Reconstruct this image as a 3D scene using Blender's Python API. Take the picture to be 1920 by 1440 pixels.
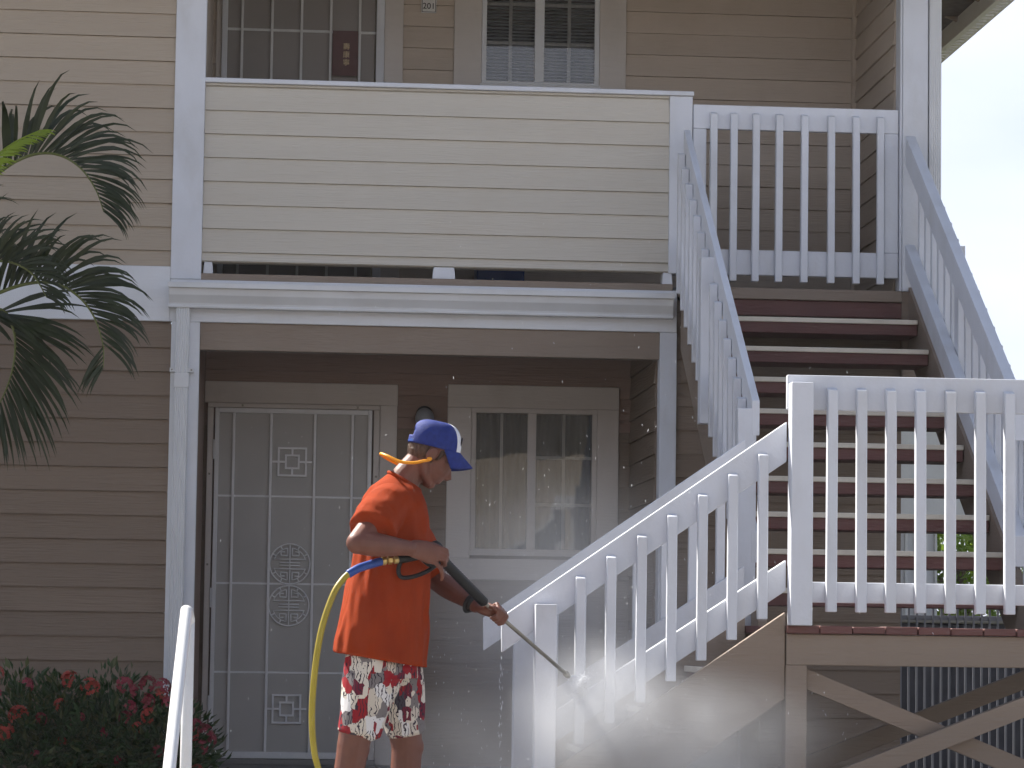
import bpy, bmesh, math, random
from mathutils import Vector, Matrix, noise
random.seed(7)
rnd = random.random
def U(a, b): return a + (b - a) * rnd()
sc = bpy.context.scene
for o in list(bpy.data.objects): bpy.data.objects.remove(o)
COL = sc.collection

# ------------------------------------------------------------------ camera
cd = bpy.data.cameras.new('camera'); cam = bpy.data.objects.new('camera', cd); COL.objects.link(cam)
cd.sensor_width = 36.0; cd.lens = 5320.5 / 1920 * 36; cd.shift_y = 0.0323
cd.clip_start = 0.1; cd.clip_end = 3000
F = Vector((0.07784234, 0.99409667, 0.07558034)); R = Vector((0.99676863, -0.07911018, 0.01392374)); UP = R.cross(F)
M = Matrix.Identity(4)
for i in range(3): M[i][0] = R[i]; M[i][1] = UP[i]; M[i][2] = -F[i]
M[0][3], M[1][3], M[2][3] = 0.6911, -16.0491, 0.966
cam.matrix_world = M
sc.camera = cam

# ------------------------------------------------------------------ world, sun, exposure
SUN = Vector((-0.52, 0.50, 0.80)).normalized()
HAZE = 0.00045
SKYS = 0.0505; CCOL = (9.4, 9.9, 11.6); CLO = .6
w = bpy.data.worlds.new('World'); sc.world = w; w.use_nodes = True
nt = w.node_tree; bg = nt.nodes['Background']
sky = nt.nodes.new('ShaderNodeTexSky'); sky.sky_type = 'NISHITA'; sky.sun_disc = False
sky.sun_elevation = math.asin(SUN.z); sky.sun_rotation = math.atan2(SUN.x, SUN.y)
sky.air_density = 1.0; sky.dust_density = 1.0; sky.ozone_density = 3.0
# bright hazy cloud, thick toward the horizon all round and thinner overhead
tcw = nt.nodes.new('ShaderNodeTexCoord'); spw = nt.nodes.new('ShaderNodeSeparateXYZ'); nt.links.new(tcw.outputs['Generated'], spw.inputs[0])
mpw = nt.nodes.new('ShaderNodeMapping'); mpw.inputs['Scale'].default_value = (1, 1, 3); nt.links.new(tcw.outputs['Generated'], mpw.inputs[0])
nzw = nt.nodes.new('ShaderNodeTexNoise'); nzw.inputs['Scale'].default_value = 2.6; nzw.inputs['Detail'].default_value = 7; nt.links.new(mpw.outputs[0], nzw.inputs['Vector'])
cvw = nt.nodes.new('ShaderNodeMapRange'); cvw.inputs['From Min'].default_value = .35; cvw.inputs['From Max'].default_value = .62; cvw.inputs['To Min'].default_value = CLO; cvw.inputs['To Max'].default_value = 1.0; nt.links.new(nzw.outputs[0], cvw.inputs[0])
elw = nt.nodes.new('ShaderNodeMapRange'); elw.interpolation_type = 'SMOOTHSTEP'; elw.inputs['From Min'].default_value = .16; elw.inputs['From Max'].default_value = .60; elw.inputs['To Min'].default_value = 1.0; elw.inputs['To Max'].default_value = .12; nt.links.new(spw.outputs[2], elw.inputs[0])
fcw = nt.nodes.new('ShaderNodeMath'); fcw.operation = 'MULTIPLY'; nt.links.new(cvw.outputs[0], fcw.inputs[0]); nt.links.new(elw.outputs[0], fcw.inputs[1])
mxw = nt.nodes.new('ShaderNodeMix'); mxw.data_type = 'RGBA'; nt.links.new(fcw.outputs[0], mxw.inputs[0]); nt.links.new(sky.outputs[0], mxw.inputs[6]); mxw.inputs[7].default_value = (CCOL[0], CCOL[1], CCOL[2], 1)
nt.links.new(mxw.outputs[2], bg.inputs[0]); bg.inputs[1].default_value = SKYS
ld = bpy.data.lights.new('sun', 'SUN'); ld.energy = 5.0; ld.angle = math.radians(0.53); ld.color = (1.0, 0.955, 0.88)
lo = bpy.data.objects.new('sun', ld); COL.objects.link(lo)
lo.rotation_euler = SUN.to_track_quat('Z', 'Y').to_euler(); lo.location = (-20, 25, 40)
vs = sc.view_settings; vs.view_transform = 'Standard'; vs.look = 'None'; vs.gamma = 1.0; vs.exposure = 1.2; vs.use_curve_mapping = False
sc.cycles.use_denoising = True
sc.cycles.volume_bounces = 2; sc.cycles.volume_step_rate = 2.0; sc.cycles.volume_max_steps = 128
sc.cycles.max_bounces = 7; sc.cycles.diffuse_bounces = 3; sc.cycles.glossy_bounces = 2; sc.cycles.use_adaptive_sampling = True; sc.cycles.adaptive_threshold = 0.03; sc.cycles.transparent_max_bounces = 16
sc.cycles.caustics_reflective = False; sc.cycles.caustics_refractive = False

# ------------------------------------------------------------------ materials
MATS = {}
def pmat(name, col, rough=.6, var=.06, vscale=6, stretch=(1, 1, 1), bump=0, bscale=60, spec=.4, metal=0,
         trans=0, dirt=None, dscale=2.5, damt=.5, rand=.0, sub=0, edge=None):
    m = bpy.data.materials.new(name); m.use_nodes = True; n = m.node_tree.nodes; L = m.node_tree.links
    b = n['Principled BSDF']; b.inputs['Roughness'].default_value = rough; b.inputs['Specular IOR Level'].default_value = spec
    b.inputs['Metallic'].default_value = metal
    if sub: b.inputs['Subsurface Weight'].default_value = sub; b.inputs['Subsurface Radius'].default_value = (.02, .008, .005); b.inputs['Subsurface Scale'].default_value = .3
    tc = n.new('ShaderNodeTexCoord'); mp = n.new('ShaderNodeMapping'); L.new(tc.outputs['Object'], mp.inputs[0])
    mp.inputs['Scale'].default_value = stretch
    oi = n.new('ShaderNodeObjectInfo')
    off = n.new('ShaderNodeVectorMath'); off.operation = 'SCALE'; off.inputs[0].default_value = (17, 31, 7); L.new(oi.outputs['Random'], off.inputs['Scale'])
    L.new(off.outputs[0], mp.inputs['Location'])
    nz = n.new('ShaderNodeTexNoise'); nz.inputs['Scale'].default_value = vscale; nz.inputs['Detail'].default_value = 3; L.new(mp.outputs[0], nz.inputs['Vector'])
    mr = n.new('ShaderNodeMapRange'); mr.inputs['From Min'].default_value = .3; mr.inputs['From Max'].default_value = .7
    mr.inputs['To Min'].default_value = 1 - var; mr.inputs['To Max'].default_value = 1 + var; L.new(nz.outputs[0], mr.inputs[0])
    rr = n.new('ShaderNodeMapRange'); rr.inputs['To Min'].default_value = 1 - rand; rr.inputs['To Max'].default_value = 1 + rand; L.new(oi.outputs['Random'], rr.inputs[0])
    mu = n.new('ShaderNodeMath'); mu.operation = 'MULTIPLY'; L.new(mr.outputs[0], mu.inputs[0]); L.new(rr.outputs[0], mu.inputs[1])
    cm = n.new('ShaderNodeVectorMath'); cm.operation = 'SCALE'; cm.inputs[0].default_value = col[:3]; L.new(mu.outputs[0], cm.inputs['Scale'])
    out = cm.outputs[0]
    if dirt:
        n2 = n.new('ShaderNodeTexNoise'); n2.inputs['Scale'].default_value = dscale; n2.inputs['Detail'].default_value = 5; n2.inputs['Roughness'].default_value = .65
        mp2 = n.new('ShaderNodeMapping'); mp2.inputs['Scale'].default_value = (1, 1, .45); L.new(tc.outputs['Object'], mp2.inputs[0]); L.new(off.outputs[0], mp2.inputs['Location']); L.new(mp2.outputs[0], n2.inputs['Vector'])
        r2 = n.new('ShaderNodeMapRange'); r2.inputs['From Min'].default_value = .48; r2.inputs['From Max'].default_value = .78; r2.inputs['To Max'].default_value = damt; L.new(n2.outputs[0], r2.inputs[0])
        mx = n.new('ShaderNodeMix'); mx.data_type = 'RGBA'; L.new(r2.outputs[0], mx.inputs[0]); L.new(out, mx.inputs[6]); mx.inputs[7].default_value = (*dirt, 1); out = mx.outputs[2]
    L.new(out, b.inputs['Base Color'])
    if bump:
        n3 = n.new('ShaderNodeTexNoise'); n3.inputs['Scale'].default_value = bscale; n3.inputs['Detail'].default_value = 2; L.new(mp.outputs[0], n3.inputs['Vector'])
        bp = n.new('ShaderNodeBump'); bp.inputs['Strength'].default_value = min(1, bump * 100); bp.inputs['Distance'].default_value = .004 + bump * .2; L.new(n3.outputs[0], bp.inputs['Height']); L.new(bp.outputs[0], b.inputs['Normal'])
    if trans:
        t = n.new('ShaderNodeBsdfTranslucent'); L.new(out, t.inputs[0]); ms = n.new('ShaderNodeMixShader'); ms.inputs[0].default_value = trans
        L.new(b.outputs[0], ms.inputs[1]); L.new(t.outputs[0], ms.inputs[2]); L.new(ms.outputs[0], n['Material Output'].inputs[0])
    MATS[name] = m; return m
GR = (.06, 1, 1)
WHITE = pmat('white_paint', (.69, .71, .76), .5, .03, 5, dirt=(.44, .42, .38), dscale=3.2, damt=.42, bump=.002, bscale=50, rand=.03)
TRIM = pmat('trim_paint', (.745, .76, .79), .55, .04, 4, dirt=(.42, .38, .32), dscale=2, damt=.30, bump=.003, bscale=70, stretch=(.15, 1, 1))
CASING = pmat('casing_paint', (.62, .57, .53), .55, .05, 4, dirt=(.35, .31, .26), dscale=2.2, damt=.35, bump=.004, bscale=90, stretch=(.12, 1, 1))
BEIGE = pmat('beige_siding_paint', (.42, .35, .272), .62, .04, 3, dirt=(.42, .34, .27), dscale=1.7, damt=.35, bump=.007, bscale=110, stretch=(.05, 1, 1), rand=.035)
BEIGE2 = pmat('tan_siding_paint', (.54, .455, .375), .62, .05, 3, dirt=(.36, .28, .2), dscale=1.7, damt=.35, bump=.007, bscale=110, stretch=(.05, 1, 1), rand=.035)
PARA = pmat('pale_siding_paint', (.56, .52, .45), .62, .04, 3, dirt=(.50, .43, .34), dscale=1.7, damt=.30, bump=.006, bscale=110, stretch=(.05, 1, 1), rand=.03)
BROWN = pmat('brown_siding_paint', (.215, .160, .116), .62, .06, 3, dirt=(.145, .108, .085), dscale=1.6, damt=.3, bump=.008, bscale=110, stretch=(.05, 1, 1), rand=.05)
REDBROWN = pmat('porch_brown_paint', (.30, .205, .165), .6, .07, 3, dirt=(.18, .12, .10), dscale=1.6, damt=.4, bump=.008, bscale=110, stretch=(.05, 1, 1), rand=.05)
TAN = pmat('tan_timber_paint', (.27, .212, .165), .6, .06, 4, dirt=(.24, .17, .125), dscale=2, damt=.45, bump=.006, bscale=90, stretch=(.1, 1, 1), rand=.03)
RED = pmat('oxide_red_paint', (.155, .068, .060), .6, .12, 6, dirt=(.10, .045, .045), dscale=3, damt=.5, bump=.006, bscale=80, stretch=(.15, 1, 1), rand=.12)
CREAM = pmat('cream_nosing', (.72, .66, .55), .55, .05, 8, dirt=(.4, .34, .27), dscale=5, damt=.35)
GUTTER = pmat('gutter_enamel', (.70, .71, .72), .35, .03, 3, dirt=(.45, .43, .40), dscale=2, damt=.35)
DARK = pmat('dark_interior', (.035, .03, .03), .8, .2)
ROOFM = pmat('roof_shingle', (.12, .10, .09), .9, .2, 20)
CONC = pmat('concrete', (.235, .226, .218), .85, .10, 2, dirt=(.25, .23, .2), dscale=.9, damt=.5, bump=.01, bscale=40)
CONC2 = pmat('pale_concrete', (.225, .216, .21), .85, .08, 1.2, dirt=(.22, .2, .18), dscale=.5, damt=.5)
GRASS = pmat('lawn_ground', (.12, .12, .055), .9, .3, 3, bump=.02, bscale=30)
BACKING = pmat('dark_backing', (.05, .05, .065), .8, .2)
METALG = pmat('grey_fence_iron', (.17, .17, .20), .5, .05, 8)
METALW = pmat('white_enamel_iron', (.62, .62, .62), .4, .05, 8)
GATEM = pmat('door_grille_enamel', (.74, .74, .74), .45, .05, 8)
BLACK = pmat('black_plastic', (.009, .009, .010), .45, .15, 30, bump=.002, bscale=200)
STEEL = pmat('grey_steel', (.28, .26, .22), .35, .1, 30, metal=.7)
BRASS = pmat('brass', (.60, .44, .18), .35, .1, 30, metal=.9)
YELLOW = pmat('yellow_hose_rubber', (.40, .31, .035), .45, .08, 15, dirt=(.25, .18, .03), dscale=8, damt=.4)
BLUE = pmat('blue_sleeve', (.03, .08, .32), .4, .08, 15)
SKIN = pmat("skin", (.175, .070, .047), .5, .10, 22, sub=.12, bump=.0015, bscale=160, dirt=(.145, .050, .034), dscale=14, damt=.4)
HAIR = pmat('brown_hair', (.075, .042, .026), .6, .4, 60, stretch=(1, 1, .2), bump=.02, bscale=200)
ORANGE = pmat('orange_cotton', (.30, .042, .010), .9, .07, 9, bump=.004, bscale=35, spec=.1, dirt=(.19, .024, .009), dscale=5, damt=.6)
CAPB = pmat('blue_cap_cloth', (.026, .042, .20), .7, .15, 60, bump=.004, bscale=260, spec=.2)
CAPW = pmat('white_cap_cloth', (.76, .76, .78), .75, .04, 20, spec=.2)
BAND = pmat('orange_ear_band', (.92, .36, .015), .4, .03, 20)
PIPE = pmat('white_pipe_paint', (.80, .80, .79), .3, .03, 10, dirt=(.6, .57, .5), dscale=8, damt=.25)
LEAFP = pmat('palm_leaf', (.036, .048, .018), .34, .25, 8, trans=.28, rand=.1)
LEAFY = pmat('young_sunlit_leaf', (.26, .36, .03), .42, .15, 8, trans=.45)  # young frond; the sunlit patch is put into its brighter green
RACH = pmat('palm_rachis', (.12, .14, .035), .5, .2, 10)
TRUNK = pmat('palm_trunk_bark', (.25, .22, .17), .85, .2, 12, bump=.01, bscale=40)
LEAFB = pmat('bush_leaf', (.035, .07, .022), .4, .35, 6, trans=.2)
LEAFB2 = pmat('bush_leaf_olive', (.085, .10, .035), .4, .35, 6, trans=.2)
FLOWR = pmat('coral_flower', (.40, .06, .042), .6, .2, 30, trans=.2)
FLOWP = pmat('pink_flower', (.30, .042, .062), .6, .2, 30, trans=.2)
TREEL = pmat('tree_leaf', (.20, .30, .03), .45, .3, 5, trans=.4)
BARK = pmat('tree_bark', (.16, .12, .08), .9, .25, 12, bump=.02, bscale=30)
NBW = pmat('neighbour_white_paint', (.66, .67, .68), .6, .04, 3, dirt=(.5, .48, .45), dscale=1, damt=.3)
GLOBE = pmat('frosted_globe', (.26, .27, .30), .35, .1, 12)
SIGNW = pmat('sign_white', (.72, .71, .69), .5, .03, 20)
INK = pmat('sign_ink', (.03, .02, .025), .6, .05)
SCROLL = pmat('red_scroll_paper', (.125, .062, .060), .7, .1, 20)
GOLD = pmat('gold_print', (.75, .60, .36), .5, .1, 60)
SCREEN = None

def screen_mat(name, col, alpha):
    m = bpy.data.materials.new(name); m.use_nodes = True; n = m.node_tree.nodes; L = m.node_tree.links
    b = n['Principled BSDF']; b.inputs['Roughness'].default_value = .6
    tc = n.new('ShaderNodeTexCoord'); nz = n.new('ShaderNodeTexNoise'); nz.inputs['Scale'].default_value = 2.0; nz.inputs['Detail'].default_value = 6; L.new(tc.outputs['Object'], nz.inputs[0])
    mr = n.new('ShaderNodeMapRange'); mr.inputs['To Min'].default_value = .8; mr.inputs['To Max'].default_value = 1.2; L.new(nz.outputs[0], mr.inputs[0])
    v = n.new('ShaderNodeVectorMath'); v.operation = 'SCALE'; v.inputs[0].default_value = col; L.new(mr.outputs[0], v.inputs['Scale']); L.new(v.outputs[0], b.inputs['Base Color'])
    t = n.new('ShaderNodeBsdfTransparent'); ms = n.new('ShaderNodeMixShader'); ms.inputs[0].default_value = alpha
    L.new(t.outputs[0], ms.inputs[1]); L.new(b.outputs[0], ms.inputs[2]); L.new(ms.outputs[0], n['Material Output'].inputs[0])
    return m
SCREEN = screen_mat('door_insect_screen', (.47, .45, .42), .92)
SCREEN2 = screen_mat('upper_door_screen', (.29, .262, .245), .90)
def glass_mat(name, tint=(.75, .78, .8), r=.02):
    m = bpy.data.materials.new(name); m.use_nodes = True; n = m.node_tree.nodes; L = m.node_tree.links
    n.remove(n['Principled BSDF'])
    g = n.new('ShaderNodeBsdfGlossy'); g.inputs['Roughness'].default_value = r; t = n.new('ShaderNodeBsdfTransparent'); t.inputs[0].default_value = (*tint, 1)
    tc = n.new('ShaderNodeTexCoord'); nz = n.new('ShaderNodeTexNoise'); nz.inputs['Scale'].default_value = 2.2; L.new(tc.outputs['Object'], nz.inputs[0])
    bp = n.new('ShaderNodeBump'); bp.inputs['Strength'].default_value = .08; bp.inputs['Distance'].default_value = .02; L.new(nz.outputs[0], bp.inputs['Height']); L.new(bp.outputs[0], g.inputs['Normal'])
    fr = n.new('ShaderNodeFresnel'); fr.inputs[0].default_value = 1.52
    ml = n.new('ShaderNodeMath'); ml.operation = 'MULTIPLY'; ml.inputs[1].default_value = 1.9; L.new(fr.outputs[0], ml.inputs[0])
    # film of dust and dried water on the pane
    d = n.new('ShaderNodeBsdfDiffuse'); d.inputs[0].default_value = (.45, .45, .44, 1)
    mp = n.new('ShaderNodeMapping'); mp.inputs['Scale'].default_value = (9, 9, .8); L.new(tc.outputs['Object'], mp.inputs[0])
    n2 = n.new('ShaderNodeTexNoise'); n2.inputs['Scale'].default_value = 5; n2.inputs['Detail'].default_value = 8; L.new(mp.outputs[0], n2.inputs[0])
    r2 = n.new('ShaderNodeMapRange'); r2.inputs['From Min'].default_value = .42; r2.inputs['From Max'].default_value = .75; r2.inputs['To Min'].default_value = .03; r2.inputs['To Max'].default_value = .22; L.new(n2.outputs[0], r2.inputs[0])
    m0 = n.new('ShaderNodeMixShader'); L.new(r2.outputs[0], m0.inputs[0]); L.new(t.outputs[0], m0.inputs[1]); L.new(d.outputs[0], m0.inputs[2])
    ms = n.new('ShaderNodeMixShader'); L.new(ml.outputs[0], ms.inputs[0]); L.new(m0.outputs[0], ms.inputs[1]); L.new(g.outputs[0], ms.inputs[2])
    L.new(ms.outputs[0], n['Material Output'].inputs[0]); return m
GLASS = glass_mat('window_glass')

# ------------------------------------------------------------------ helpers
def wloc(o):
    v = Vector((0, 0, 0))
    while o: v = v + o.location; o = o.parent
    return v
def link(name, me, parent=None, loc=(0, 0, 0), rot=None):
    o = bpy.data.objects.new(name, me); COL.objects.link(o)
    if parent: o.parent = parent; o.location = Vector(loc) - wloc(parent)
    else: o.location = loc
    if rot: o.rotation_euler = rot
    return o
def tag(o, label=None, cat=None, group=None, kind=None):
    if label: o['label'] = label
    if cat: o['category'] = cat
    if group: o['group'] = group
    if kind: o['kind'] = kind
    return o
def thing(name, label, cat, loc=(0, 0, 0), group=None):
    o = bpy.data.objects.new(name, None); COL.objects.link(o); o.location = loc; o.empty_display_size = .1
    return tag(o, label, cat, group)
def mesh(name, verts, faces, mat, smooth=False):
    me = bpy.data.meshes.new(name); me.from_pydata([tuple(v) for v in verts], [], faces); me.update()
    for m in (mat if isinstance(mat, (list, tuple)) else [mat]): me.materials.append(m)
    if smooth:
        for p in me.polygons: p.use_smooth = True
    return me
BOXC = {}
def boxmesh(dx, dy, dz, mat, bev=.003):
    k = (round(dx, 4), round(dy, 4), round(dz, 4), mat.name, bev)
    if k in BOXC: return BOXC[k]
    bm = bmesh.new(); bmesh.ops.create_cube(bm, size=1)
    for v in bm.verts: v.co = Vector((v.co.x * dx, v.co.y * dy, v.co.z * dz))
    if bev: bmesh.ops.bevel(bm, geom=list(bm.edges), offset=min(bev, .45 * min(dx, dy, dz)), segments=1, affect='EDGES', profile=.5)
    me = bpy.data.meshes.new('box'); bm.to_mesh(me); bm.free(); me.materials.append(mat); BOXC[k] = me; return me
def box(name, x0, x1, y0, y1, z0, z1, mat, parent=None, bev=.003, rot=None):
    return link(name, boxmesh(x1 - x0, y1 - y0, z1 - z0, mat, bev), parent, ((x0 + x1) / 2, (y0 + y1) / 2, (z0 + z1) / 2), rot)
def prism(name, poly, axis, a0, a1, mat, parent=None, bev=.002):
    """poly in the two other axes (x,z) for axis y / (y,z) for axis x / (x,y) for axis z"""
    n = len(poly); vs = []
    def P(q, a): return (q[0], a, q[1]) if axis == 'y' else ((a, q[0], q[1]) if axis == 'x' else (q[0], q[1], a))
    c = Vector((0, 0, 0))
    for a in (a0, a1):
        for q in poly: vs.append(Vector(P(q, a)))
    for v in vs: c += v
    c /= len(vs)
    bm = bmesh.new(); bv = [bm.verts.new(v - c) for v in vs]
    bm.faces.new(bv[:n]); bm.faces.new(bv[n:][::-1])
    for i in range(n): bm.faces.new((bv[i], bv[n + i], bv[n + (i + 1) % n], bv[(i + 1) % n]))
    bmesh.ops.recalc_face_normals(bm, faces=list(bm.faces))
    if bev: bmesh.ops.bevel(bm, geom=list(bm.edges), offset=bev, segments=1, affect='EDGES', profile=.5)
    me = bpy.data.meshes.new(name); bm.to_mesh(me); bm.free(); me.materials.append(mat)
    return link(name, me, parent, c)
class MB:
    """collects pieces into one mesh"""
    def __init__(s): s.v = []; s.f = []; s.m = []
    def add(s, vs, fs, mi=0):
        k = len(s.v); s.v += [Vector(v) for v in vs]; s.f += [tuple(i + k for i in f) for f in fs]; s.m += [mi] * len(fs)
    def box(s, x0, x1, y0, y1, z0, z1, mi=0):
        s.add([(x, y, z) for x in (x0, x1) for y in (y0, y1) for z in (z0, z1)], [(0, 1, 3, 2), (4, 6, 7, 5), (0, 4, 5, 1), (2, 3, 7, 6), (0, 2, 6, 4), (1, 5, 7, 3)], mi)
    def tube(s, pts, rad, n=12, mi=0, sq=(1, 1), upv=None, cap=True):
        pts = [Vector(p) for p in pts]; k0 = len(s.v); prev = None; rings = []
        if not isinstance(rad, (list, tuple)): rad = [rad] * len(pts)
        for i, p in enumerate(pts):
            t = (pts[min(i + 1, len(pts) - 1)] - pts[max(i - 1, 0)]).normalized()
            if prev is None:
                a = Vector(upv) if upv else (Vector((0, 0, 1)) if abs(t.z) < .9 else Vector((0, 1, 0)))
                prev = (a - t * a.dot(t)).normalized()
            else: prev = (prev - t * prev.dot(t)).normalized()
            b = t.cross(prev); r = rad[i]
            rings.append([p + prev * (math.cos(2 * math.pi * j / n) * r * sq[0]) + b * (math.sin(2 * math.pi * j / n) * r * sq[1]) for j in range(n)])
        vs = [v for rg in rings for v in rg]; fs = []
        for i in range(len(pts) - 1):
            for j in range(n): fs.append((i * n + j, i * n + (j + 1) % n, (i + 1) * n + (j + 1) % n, (i + 1) * n + j))
        if cap:
            t0 = (pts[0] - pts[1]).normalized() * rad[0] * .6; t1 = (pts[-1] - pts[-2]).normalized() * rad[-1] * .6
            a = len(vs); vs += [pts[0] + t0, pts[-1] + t1]
            for j in range(n): fs.append((a, (j + 1) % n, j)); fs.append((a + 1, (len(pts) - 1) * n + j, (len(pts) - 1) * n + (j + 1) % n))
        s.add(vs, fs, mi)
    def ell(s, c, r, rot=None, n=20, m=14, mi=0):
        c = Vector(c); vs = []; fs = []
        for i in range(m + 1):
            th = math.pi * i / m
            for j in range(n):
                ph = 2 * math.pi * j / n; v = Vector((r[0] * math.sin(th) * math.cos(ph), r[1] * math.sin(th) * math.sin(ph), r[2] * math.cos(th)))
                if rot: v = rot @ v
                vs.append(c + v)
        for i in range(m):
            for j in range(n): fs.append((i * n + j, (i + 1) * n + j, (i + 1) * n + (j + 1) % n, i * n + (j + 1) % n))
        s.add(vs, fs, mi)
    def build(s, name, mat, parent=None, origin=None, smooth=True):
        c = Vector(origin) if origin else sum(s.v, Vector((0, 0, 0))) / len(s.v)
        me = mesh(name, [v - c for v in s.v], s.f, mat, smooth)
        for p, i in zip(me.polygons, s.m): p.material_index = i
        return link(name, me, parent, c)
    def remesh(s, name, mat, voxel, parent=None, origin=(0, 0, 0), smooth_it=4, deform=None):
        c = Vector(origin); me = mesh(name, [v - c for v in s.v], s.f, mat)
        bm = bmesh.new(); bm.from_mesh(me); bmesh.ops.remove_doubles(bm, verts=bm.verts, dist=1e-5); bmesh.ops.recalc_face_normals(bm, faces=bm.faces); bm.to_mesh(me); bm.free()
        o = bpy.data.objects.new('tmp', me); COL.objects.link(o)
        r = o.modifiers.new('r', 'REMESH'); r.mode = 'VOXEL'; r.voxel_size = voxel
        if smooth_it: q = o.modifiers.new('s', 'SMOOTH'); q.factor = .5; q.iterations = smooth_it
        dg = bpy.context.evaluated_depsgraph_get(); m2 = bpy.data.meshes.new_from_object(o.evaluated_get(dg)); m2.name = name
        bpy.data.objects.remove(o)
        if not m2.materials: m2.materials.append(mat)
        for p in m2.polygons: p.use_smooth = True
        if deform:
            for v in m2.vertices: v.co = deform(v.co + c) - c
        return link(name, m2, parent, c)
def cat_rom(P, n):
    P = [Vector(p) for p in P]; out = []
    for i in range(len(P) - 1):
        p0 = P[max(i - 1, 0)]; p1 = P[i]; p2 = P[i + 1]; p3 = P[min(i + 2, len(P) - 1)]
        for k in range(n):
            t = k / n; out.append(.5 * ((2 * p1) + (p2 - p0) * t + (2 * p0 - 5 * p1 + 4 * p2 - p3) * t * t + (3 * p1 - p0 - 3 * p2 + p3) * t ** 3))
    out.append(P[-1]); return out
def text_mesh(body, size, ext=.001):
    cu = bpy.data.curves.new('t', 'FONT'); cu.body = body; cu.size = size; cu.align_x = 'CENTER'; cu.align_y = 'CENTER'; cu.extrude = ext
    o = bpy.data.objects.new('t', cu); COL.objects.link(o); dg = bpy.context.evaluated_depsgraph_get()
    me = bpy.data.meshes.new_from_object(o.evaluated_get(dg)); bpy.data.objects.remove(o); return me

E_ = 0.1356
SIDC = {}
def sid_mesh(length, h, mat):
    k = (round(length, 3), round(h, 4), mat.name)
    if k not in SIDC:
        t0, t1 = .017, .005
        vs = [(0, -t0, 0), (length, -t0, 0), (length, -t1, h + .0), (0, -t1, h + .0), (0, .004, 0), (length, .004, 0), (length, .004, h), (0, .004, h)]
        fs = [(0, 1, 2, 3), (5, 4, 7, 6), (1, 0, 4, 5), (3, 2, 6, 7), (0, 3, 7, 4), (2, 1, 5, 6)]
        SIDC[k] = mesh('siding_board', vs, fs, mat)
    return SIDC[k]
def siding(part, y, x0, x1, z0, z1, phase, mat, holes=(), alongy=False):
    """lap boards on a wall that faces -Y (or -X when alongy: then y is X and x0..x1 runs along Y)"""
    k = math.floor((z0 - phase) / E_)
    while phase + k * E_ < z1 - .004:
        a = max(z0, phase + k * E_); b = min(z1, phase + (k + 1) * E_); k += 1
        if b - a < .012: continue
        spans = [(x0, x1)]
        for hx0, hx1, hz0, hz1 in holes:
            if b > hz0 and a < hz1:
                ns = []
                for s0, s1 in spans:
                    if hx0 > s0: ns.append((s0, min(s1, hx0)))
                    if hx1 < s1: ns.append((max(s0, hx1), s1))
                    if hx0 <= s0 and hx1 >= s1: pass
                spans = [q for q in ns if q[1] - q[0] > .02]
        for s0, s1 in spans:
            me = sid_mesh(s1 - s0, b - a - .0015, mat); j = U(-.0012, .0012)
            if alongy: link('siding_board', me, part, (y, s1, a), (0, 0, -math.pi / 2))
            else: link('siding_board', me, part, (s0, y + j, a), (0, U(-.0004, .0004), 0))

# ------------------------------------------------------------------ the setting
def sheet(name, x0, x1, y0, y1, z, mat, nx=1, ny=1):
    vs = [(x0 + (x1 - x0) * i / nx, y0 + (y1 - y0) * j / ny, z) for j in range(ny + 1) for i in range(nx + 1)]
    fs = [(j * (nx + 1) + i, j * (nx + 1) + i + 1, (j + 1) * (nx + 1) + i + 1, (j + 1) * (nx + 1) + i) for j in range(ny) for i in range(nx)]
    return link(name, mesh(name, vs, fs, mat))
tag(sheet('ground', -900, 900, -900, 900, -.66, GRASS, 4, 4), 'lawn on which the buildings stand', kind='structure')
tag(box('walkway', -9, 9, -6.2, 1.2, -.66, 0, CONC, bev=.01), 'raised concrete walkway in front of the building', kind='structure')
tag(sheet('path', -40, 40, -30, -6.2, -.655, CONC2), 'pale concrete court below the walkway, laid wide to bounce light on the facade', kind='structure')  # unseen court, its extent chosen for the light it throws back
for i in range(3): tag(box('path_step', -.6, 1.2, -6.2 - .3 * (i + 1), -6.2 - .3 * i - .001, -.65, -.165 * (i + 1), CONC, bev=.006), 'concrete step up to the walkway', kind='structure')

# ------------------------------------------------------------------ the apartment building
B = thing('apartment_building', 'two storey apartment building with beige upper and brown lower lap siding and white trim', 'building', (0, 0, 0))
RY = 1.3                                   # depth of the recessed porch and balcony
ZU, ZL, ZB = 4.4461, 2.5397, 4.429         # course lines of the siding
def wallpart(name, x0, x1, y0, y1, z0, z1, mat, label=None):
    o = box(name, x0, x1, y0, y1, z0, z1, mat, B, bev=0)
    if label: o['label'] = label
    return o
# wall to the left of the porch
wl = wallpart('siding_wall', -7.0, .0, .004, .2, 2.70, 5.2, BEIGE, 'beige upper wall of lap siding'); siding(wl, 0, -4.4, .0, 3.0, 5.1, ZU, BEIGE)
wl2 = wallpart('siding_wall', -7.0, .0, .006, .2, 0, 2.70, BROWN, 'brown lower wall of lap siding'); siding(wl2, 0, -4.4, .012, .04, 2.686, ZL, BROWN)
box('belt_board', -4.4, -.0, -.022, .003, 2.688, 3.0, TRIM, B)
# white corner board of the upper floor, and the corner board of the porch
box('corner_board', .0, .172, -.028, .06, 2.93, 5.15, WHITE, B)
box('corner_board', .012, .172, -.024, .06, .02, 2.688, TRIM, B)
box('band_board', .0, 2.885, -.020, .05, 2.6885, 2.93, TRIM, B)
# beam over the porch
pb = box('porch_beam', .172, 2.79, .0, .10, 2.533, 2.6885, TAN, B)
box('porch_post', 2.790, 2.887, -.018, .09, .0, 2.688, WHITE, B)
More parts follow.
